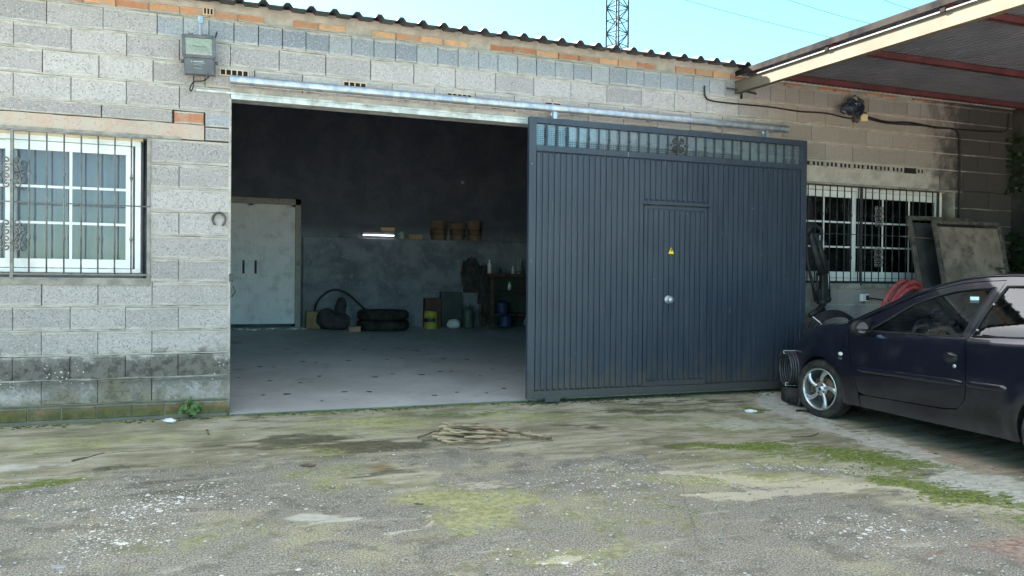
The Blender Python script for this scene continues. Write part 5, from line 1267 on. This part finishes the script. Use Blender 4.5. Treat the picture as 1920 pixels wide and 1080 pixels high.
for side in (1, -1):
    # front wing
    sh = lambda p: p
    wing_top = [(x, R_(x)) for x in np.linspace(-.36, .76, 26)]
    gap = [(p[0] + .006, p[1]) for p in door_front]      # shut line
    wing = wing_top + [(.80, .40), (.79, .24), (.70, .20), (.36, .20)] + arc(0, .29, .325, -16, 196, 22) + [(-.36, .19), (-.52, .19)] + [(-.515, .30)] + gap[:-1]
    skin([(float(a), float(b_)) for a, b_ in wing], (), 'front_wing', PAINT, CAR, side)
    d = skin(DOOR, (WIN,), 'door', PAINT, CAR, side, 0)
    ga = .006
    rear_top = [(x, R_(x)) for x in np.linspace(-3.0, -.36, 44)]
    # quarter panel plus roof rail above the door
    rail_low = [(x + .0, z + .006) for x, z in door_top]
    q_out = []
    quarter = [(float(a), float(b_)) for a, b_ in rear_top] + rail_low + [(x - ga, z) for x, z in door_rear[1:]] + [(-1.60, .345), (-1.45, .327), (-.60, .307), (-.53, .30), (-.53, .19), (-2.10, .19)] + arc(-WB_, .29, .325, -16, 196, 22) + [(-2.80, .22), (-2.98, .26), (-3.03, .45), (-3.03, .7)]
    skin(quarter, (QW,), 'quarter_panel', PAINT, CAR, side)
    # glass set a little inside the body skin
    skin([(x, z) for x, z in WIN], (), 'window_glass', CARGLASS, d, side, -.010, .08, 0)
    skin(QW, (), 'quarter_glass', CARGLASS, CAR, side, -.008, .08, 0)
    def rimtube(poly, off, r): 
        k = MB(); k.tube([(x, side * (Wd(x, z) + off), z) for x, z in poly], r, 6, closed=True); return k
    rimtube(WIN, -.002, .009).build('window_seal', M['black'], d, local=True); rimtube(QW, -.002, .010).build('window_seal', M['black'], CAR, local=True)
    # rubbing strip on the door and behind it
    for a, b_, z0, z1, par in ((-.53, -1.66, .545, .565, d), (-1.70, -2.04, .567, .570, CAR)):
        k = MB(); pr = [(0, -.024), (.010, -.020), (.013, 0), (.010, .020), (0, .024)]; n = 14; vs = []
        for i in range(n + 1):
            t = i / n; x = a + (b_ - a) * t; z = z0 + (z1 - z0) * t; s_ = 1 if 0 < i < n else .5
            for o_, dz in pr: vs.append((x, side * (Wd(x, z + dz * s_) + o_ * s_ - .001), z + dz * s_))
        k.sm = True; k.add(vs, [(i * 5 + j, (i + 1) * 5 + j, (i + 1) * 5 + j + 1, i * 5 + j + 1) for i in range(n) for j in range(4)]); k.build('rubbing_strip', PAINT, par, local=True)
    hx, hz = -1.54, .755; w = Wd(hx, hz)
    k = MB(); k.lathe([(.0, .0), (.052, .0), (.050, .003), (.0, .0015)], 20, 'y', (hx, side * w, hz)); k.v = [(x * 1 + (x - hx) * .35, y, hz + (z - hz) * .85) for x, y, z in k.v]; k.build('handle_recess', M['black'], d, local=True)
    k = MB(); k.tube([(hx - .068, side * (w + .004), hz + .018), (hx - .03, side * (w + .022), hz + .026), (hx + .03, side * (w + .022), hz + .024), (hx + .068, side * (w + .004), hz + .010)], [.008, .013, .013, .008], 8); k.build('door_handle', PAINT, d, local=True)
    k = MB(); k.lathe([(0, 0), (.016, 0), (.016, .006), (0, .008)], 16, 'y', (-1.585, side * (Wd(-1.585, .69) - .002), .69)); k.v = [(x, side * abs(y) , z) for x, y, z in k.v]; k.build('door_lock', M['galv'], d, local=True)
    k = MB(); k.sphere((-.30, side * Wd(-.30, .665), .665), .024, 14, 8, (1.25, .35, .8)); k.build('side_repeater', M['whitep'], CAR, local=True)
    k = MB(); k.bbox(-.325, -.275, side * Wd(-.3, .625) - .002, side * Wd(-.3, .625) + .004, .612, .636, .002); k.build('side_badge', M['scrap'], CAR, local=True)
    # door mirror
    mx_, mz = -.63, .940; my = side * .885
    k = MB(); k.sphere((mx_, my, mz), 1, 18, 12, (.072, .098, .070)); k.v = [(min(x, mx_ + .07) if x > mx_ - .028 else mx_ - .028, y, z) for x, y, z in k.v]; k.tube([(mx_, side * .75, mz - .035), (mx_ + .01, side * .83, mz - .04)], .028, 8); mh = k.build('door_mirror', M['black'], d, local=True)
    k = MB(); k.lathe([(0, 0), (.050, 0)], 20, 'x', (mx_ - .0295, my, mz)); k.v = [(x, my + (y - my) * 1.28, z) for x, y, z in k.v]; k.build('mirror_glass', mat('mirror', (.75, .80, .85), (.8, .84, .88), 5, .04, 1.0, rvar=.0), mh if False else CAR, local=True)
    k = MB(); k.prism([(-.36, .925), (-.60, .905), (-.62, 1.0), (-.59, 1.018)], side * (Wd(-.5, .95) - .012), side * (Wd(-.5, .95) + .002)); k.build('mirror_base', M['black'], d, local=True)
    # headlamp and tail lamp
    k = MB(); k.sphere((.56, side * .50, .60), 1, 16, 10, (.16, .12, .085)); k.build('headlight', mat('lamp_clear', (.55, .57, .6), (.7, .72, .75), 6, .1, .4, coat=1), CAR, local=True)
    k = MB(); k.sphere((-2.86, side * .66, .84), 1, 14, 10, (.12, .075, .12)); k.build('tail_light', mat('lamp_red', (.30, .01, .01), (.4, .02, .02), 6, .15, coat=1), CAR, local=True)
# bonnet, screens, roof, tail and nose: spans between the two shoulder lines
def span(xs, name, m, parent, crown=.045, inset=0.0, zoff=0.0, bow=0.0, zfun=None, nT=14, yscale=1.0):
    k = MB(); k.sm = True; vs = []
    for x in xs:
        z = zfun(x) if zfun else R_(x); w = (Wd(x, z) - inset) * yscale
        for j in range(nT + 1):
            t = -1 + 2 * j / nT; e = 1 - abs(t) ** 2.2; vs.append((x + bow * (1 - t * t), t * w, z + zoff + crown * e))
    k.add(vs, [(i * (nT + 1) + j, (i + 1) * (nT + 1) + j, (i + 1) * (nT + 1) + j + 1, i * (nT + 1) + j + 1) for i in range(len(xs) - 1) for j in range(nT)])
    return k.build(name, m, parent, local=True)
span(np.linspace(.76, -.20, 22), 'bonnet', PAINT, CAR, .055)
span(np.linspace(-.20, -.26, 3), 'wiper_cowl', M['black'], CAR, .055)
span(np.linspace(-.26, -1.10, 18), 'windscreen', CARGLASS, CAR, .055, .0)
span(np.linspace(-1.10, -2.50, 24), 'roof', PAINT, CAR, .050)
span(np.linspace(-2.50, -2.86, 10), 'rear_window', CARGLASS, CAR, .045)
span(np.linspace(-2.86, -3.0, 5), 'tailgate', PAINT, CAR, .04)
for side in (1, -1):   # roof gutter strips and A pillars over the screen edge
    k = MB(); k.tube([(x, side * (Wd(x, R_(x)) - .004), R_(x) + .002) for x in np.linspace(-.30, -2.75, 40)], [.024 if x > -1.1 else .012 for x in np.linspace(-.30, -2.75, 40)], 8); k.build('roof_rail', PAINT, CAR, local=True)
def endcap(pts, name, m, bow):
    k = MB(); k.sm = True; nT = 14; vs = []
    for x, z in pts:
        w = Wd(min(x, .76), z)
        for j in range(nT + 1): t = -1 + 2 * j / nT; vs.append((x + bow * (1 - t * t), t * w, z))
    k.add(vs, [(i * (nT + 1) + j, (i + 1) * (nT + 1) + j, (i + 1) * (nT + 1) + j + 1, i * (nT + 1) + j + 1) for i in range(len(pts) - 1) for j in range(nT)]); k.build(name, m, CAR, local=True)
endcap([(.755, .58), (.79, .46), (.80, .36), (.79, .24), (.70, .19)], 'front_bumper', PAINT, .05)
endcap([(-3.0, .95), (-3.03, .80), (-3.03, .60)], 'tail_panel', PAINT, -.03); endcap([(-3.03, .60), (-3.05, .45), (-2.98, .26), (-2.85, .2)], 'rear_bumper', PAINT, -.03)
# dark floor pan, arch liners, cabin
k = MB(); k.box(-2.05, -.40, -.70, .70, .20, .30); k.box(-2.9, -2.1, -.45, .45, .24, .5); k.box(-.40, .60, -.45, .45, .22, .52); k.box(-.42, -.36, -.72, .72, .22, .84); k.box(-2.12, -2.06, -.72, .72, .22, .62); k.build('floor_pan', M['black'], CAR, local=True)
k = MB()
for c in (0, -WB_):
    for s_ in (-1, 1):
        a_ = arc(c, .29, .335, -10, 190, 16); n = len(a_); y0, y1 = sorted((s_ * .50, s_ * .79))
        k.add([(x, y0, z) for x, z in a_] + [(x, y1, z) for x, z in a_], [(i, i + 1, n + i + 1, n + i) for i in range(n - 1)]); k.box(c - .33, c + .33, s_ * .50 - .005, s_ * .50 + .005, .1, .62)
k.build('arch_liner', M['black'], CAR, local=True)
k = MB(); k.bbox(-.80, -.42, -.68, .68, .60, .88, .03); k.box(-.80, -.30, -.66, .66, .84, .875); db = k.build('dashboard', M['dull'], CAR, local=True)
k = MB(); c = Vector((-.93, .36, .86)); ax = Vector((-.85, 0, .45)).normalized(); a_ = Vector((0, 1, 0)); b_ = ax.cross(a_)
k.tube([c + a_ * .18 * cos(t) + b_ * .18 * sin(t) for t in [2 * pi * i / 28 for i in range(28)]], .014, 8, closed=True)
for t in (.2, 2.94, 4.71): k.tube([c - ax * .02, c + (a_ * cos(t) + b_ * sin(t)) * .18], .012, 6)
k.sphere(c - ax * .02, .05, 10, 6); k.tube([c, c - ax * .22], .025, 8); k.build('steering_wheel', M['dull'], CAR, local=True)
for y in (.36, -.36):
    k = MB(); k.bbox(-1.62, -1.12, y - .24, y + .24, .38, .56, .05); k.m = Matrix.Translation((-1.58, y, .52)) @ Matrix.Rotation(RAD(-18), 4, 'Y'); k.bbox(-.07, .07, -.23, .23, 0, .50, .05); k.bbox(-.05, .05, -.12, .12, .54, .68, .03); k.tube([(0, -.06, .48), (0, -.06, .58)], .008, 6); k.tube([(0, .06, .48), (0, .06, .58)], .008, 6); k.build('seat', M['seat'], CAR, local=True)
k = MB(); k.bbox(-2.35, -1.95, -.62, .62, .40, .60, .05); k.m = Matrix.Translation((-2.36, 0, .55)) @ Matrix.Rotation(RAD(-22), 4, 'Y'); k.bbox(-.06, .06, -.62, .62, 0, .46, .04); k.build('rear_seat', M['seat'], CAR, local=True)
k = MB(); k.tube([(-1.72, .60, 1.22), (-1.74, .68, .95), (-1.70, .70, .62)], .014, 6); k.build('seat_belt', M['dull'], CAR, local=True)
k = MB(); k.box(-1.62, -1.54, Wd(-1.6, 1.2) - .022, Wd(-1.6, 1.2) - .019, 1.195, 1.245); k.build('window_sticker', mat('pale_sticker', (.55, .75, .80), (.65, .82, .86), 8, .5), CAR, local=True)
k = MB(); k.sphere((-1.77, Wd(-1.77, 1.19) - .004, 1.19), .010, 8, 6); k.sphere((-1.715, Wd(-1.715, .985) - .004, .985), .010, 8, 6); k.build('glass_clip', M['galv'], CAR, local=True)

# wheels
def wheel(name, c, side, steer=0):
    W = bpy.data.objects.new(name, None)
    k = MB(); ty_ = [(.205, -.075), (.212, -.088), (.245, -.096), (.275, -.088), (.290, -.068), (.2935, -.04), (.2935, .04), (.290, .068), (.275, .088), (.245, .096), (.212, .088), (.205, .075)]
    k.lathe(ty_, 48, 'y')
    for j in (-.045, -.015, .015, .045): k.lathe([(.2945, j - .010), (.2965, j - .007), (.2965, j + .007), (.2945, j + .010)], 48, 'y')
    mtx = Matrix.Translation(c) @ Matrix.Rotation(steer, 4, 'Z') @ Matrix.Scale(side, 4, (0, 1, 0))
    def place(kb): kb.v = [tuple(mtx @ Vector(p)) for p in kb.v]; return kb
    w = place(k).build(name, M['rubber'], CAR, local=True)
    k = MB(); k.lathe([(.190, -.085), (.205, -.085), (.212, -.088)], 40, 'y')
    k.lathe([(.210, .088), (.205, .092), (.196, .088), (.190, .070), (.186, .02), (.180, -.08)], 40, 'y')
    # five swirling spokes
    for s_ in range(5):
        a0 = 2 * pi * s_ / 5 + .35; L_ = []; R2 = []
        for i in range(9):
            t = i / 8; r = .040 + t * .155; sw = .34 * t * t; wl2 = (.60 - .30 * t) * (.060 / max(r, .06)) + .165 * t ** 3 + .10 * t
            L_.append((r, a0 + sw - wl2 * .42)); R2.append((r, a0 + sw + wl2 * .62))
        vs = []
        for (r, a), (r2, b2) in zip(L_, R2):
            y = .060 + .016 * sin(min(1, r / .195) * pi * .5) - (.0 if r < .18 else .004)
            for q, dy in ((a, -.014), (a + .02 * .04 / r, 0), ((a + b2) / 2, .007), (b2 - .02 * .04 / r, 0), (b2, -.014)): vs.append((r * cos(q), y + dy, r * sin(q)))
        k.sm = True; k.add(vs, [(i * 5 + j, (i + 1) * 5 + j, (i + 1) * 5 + j + 1, i * 5 + j + 1) for i in range(8) for j in range(4)]); k.sm = False
    k.lathe([(.070, .048), (.066, .062), (.050, .068), (.030, .070), (.028, .076), (0, .078)], 30, 'y')
    place(k).build('rim', M['rim'], w, local=True)
    k = MB()
    for s_ in range(4): a = 2 * pi * s_ / 4 + .5; k.lathe([(0, .062), (.010, .062), (.010, .073), (0, .0745)], 10, 'y', (.047 * cos(a), 0, .047 * sin(a)))
    k.lathe([(.016, .0765), (.0165, .0785), (.013, .0795), (0, .0795)], 16, 'y'); place(k).build('wheel_bolts', M['dkiron'], w, local=True)
    k = MB(); k.lathe([(0, .0), (.125, .0), (.128, .010), (.125, .02), (.06, .022), (.055, .03), (0, .03)], 30, 'y'); k.box(.05, .14, -.03, .045, -.05, .06); place(k).build('brake_disc', M['disc'], w, local=True)
    k = MB(); k.lathe([(0, -.07), (.19, -.07)], 30, 'y'); place(k).build('wheel_shade', M['black'], w, local=True)
    return w
wheel('wheel', (0, .735, .285), 1, RAD(9)); wheel('wheel', (0, -.735, .285), -1, RAD(9)); wheel('wheel', (-WB_, .735, .285), 1); wheel('wheel', (-WB_, -.735, .285), -1)
MAST = (14.03, 19.8)
WIRES = (((22.01, 27.62, 16.35), (29.82, 24.81, 14.42)), ((27.25, 25.75, 16.4), (31.83, 24.09, 15.16)), ((32.09, 24.01, 16.45), (33.98, 23.33, 15.95)))
SKYSTR, SUNSTR, EXPO = .06, 5.0, 3.12
# ------------------------------------------------------------------ far things, sky, sun, camera
def lattice(px, py, base, top, w):
    T = thing('lattice_mast', (px, py, base), 'tall steel lattice mast rising behind the garage roof', 'mast')
    leg = MB(); hw = w / 2; cs = [(-hw, -hw), (hw, -hw), (hw, hw), (-hw, hw)]; a0 = RAD(24)
    def P(c, z): x, y = c; return (px + x * cos(a0) - y * sin(a0), py + x * sin(a0) + y * cos(a0), z)
    for c in cs: leg = MB(); leg.bar(P(c, base), P(c, top), .055, .055); leg.build('leg', M['tower'], T)
    br = MB(); z = base; st = w * .82; k = 0
    while z < top:
        for i in range(4):
            a, b_ = cs[i], cs[(i + 1) % 4]; br.bar(P(a, z), P(b_, z), .028); 
            if (k + i) % 2: br.bar(P(a, z), P(b_, z + st), .03)
            else: br.bar(P(b_, z), P(a, z + st), .03)
        z += st; k += 1
    br.build('bracing', M['tower'], T)
    l2 = MB(); 
    for s_ in (-.07, .07): l2.bar((px + s_, py, base), (px + s_, py, top), .03)
    l2.build('cable_ladder', M['dkiron'], T)
lattice(MAST[0], MAST[1], 0, 22, .62)
for (p, q), lb in zip(WIRES, ('lowest of three thin power lines crossing the sky', 'middle power line above the canopy roof', 'highest power line, nearest the top right corner')):
    k = MB(); P0, P1 = Vector(p), Vector(q); pts = []
    d = P1 - P0; P0 = P0 - d * 1.2; P1 = P1 + d * 1.6
    for i in range(25): t = i / 24; v = P0.lerp(P1, t); pts.append((v.x, v.y, v.z - .0 + 1.0 * ((2 * t - 1) ** 2 - .1)))
    k.tube(pts, .014, 5); tag(k.build('power_line', M['dkiron'], None, loc=tuple(P0)), lb, 'power line', 'power lines')
SUN = Vector((-.52, .80, .62)).normalized()
w = bpy.data.worlds.new('World'); scene.world = w; w.use_nodes = True; nt = w.node_tree; bgn = nt.nodes['Background']
sky = nt.nodes.new('ShaderNodeTexSky'); sky.sky_type = 'NISHITA'; sky.sun_disc = False
sky.sun_elevation = math.asin(SUN.z); sky.sun_rotation = math.atan2(SUN.x, SUN.y)
sky.air_density = 1.0; sky.dust_density = .4; sky.ozone_density = 1.0
tint = nt.nodes.new('ShaderNodeMix'); tint.data_type = 'RGBA'; tint.blend_type = 'MULTIPLY'; tint.inputs[0].default_value = 1; tint.inputs[7].default_value = (.56, .93, .90, 1)
nt.links.new(sky.outputs[0], tint.inputs[6]); 
tcn = nt.nodes.new('ShaderNodeTexCoord'); sx = nt.nodes.new('ShaderNodeSeparateXYZ'); mr = nt.nodes.new('ShaderNodeMapRange'); mr.interpolation_type = 'SMOOTHSTEP'
nt.links.new(tcn.outputs['Generated'], sx.inputs[0]); nt.links.new(sx.outputs[2], mr.inputs[0]); mr.inputs[1].default_value = .36; mr.inputs[2].default_value = .62
hs = nt.nodes.new('ShaderNodeHueSaturation'); hs.inputs['Saturation'].default_value = .12; hs.inputs['Value'].default_value = 1.4; nt.links.new(sky.outputs[0], hs.inputs['Color'])
cm = nt.nodes.new('ShaderNodeMix'); cm.data_type = 'RGBA'; nt.links.new(mr.outputs[0], cm.inputs[0]); nt.links.new(tint.outputs[2], cm.inputs[6]); nt.links.new(hs.outputs[0], cm.inputs[7])   # unseen upper sky greyed and brightened to make the shade light less blue
nt.links.new(cm.outputs[2], bgn.inputs[0]); bgn.inputs[1].default_value = SKYSTR
ld = bpy.data.lights.new('sun', 'SUN'); ld.energy = SUNSTR; ld.angle = RAD(.5); ld.color = (1, .95, .86)
lo = bpy.data.objects.new('sun', ld); COL.objects.link(lo); lo.rotation_euler = SUN.to_track_quat('Z', 'Y').to_euler()
# camera
cd = bpy.data.cameras.new('camera'); cam = bpy.data.objects.new('camera', cd); COL.objects.link(cam); scene.camera = cam
cd.lens = 26.25; cd.sensor_width = 36; cd.clip_start = .05; cd.clip_end = 2000
yaw, pit, rol = RAD(19.7), RAD(-.55), RAD(.53)
f = Vector((sin(yaw) * cos(pit), cos(yaw) * cos(pit), sin(pit))); r = Vector((cos(yaw), -sin(yaw), 0)); u = r.cross(f)
r2 = r * cos(rol) + u * sin(rol); u2 = u * cos(rol) - r * sin(rol)
cam.matrix_world = Matrix(((r2.x, u2.x, -f.x, 0), (r2.y, u2.y, -f.y, -7.14), (r2.z, u2.z, -f.z, 1.22), (0, 0, 0, 1)))
vs_ = scene.view_settings; vs_.view_transform = 'Standard'; vs_.look = 'None'; vs_.gamma = 1; vs_.exposure = EXPO
scene.render.resolution_x = 1024; scene.render.resolution_y = 576
scene.render.engine = 'CYCLES'; scene.cycles.max_bounces = 8; scene.cycles.diffuse_bounces = 4
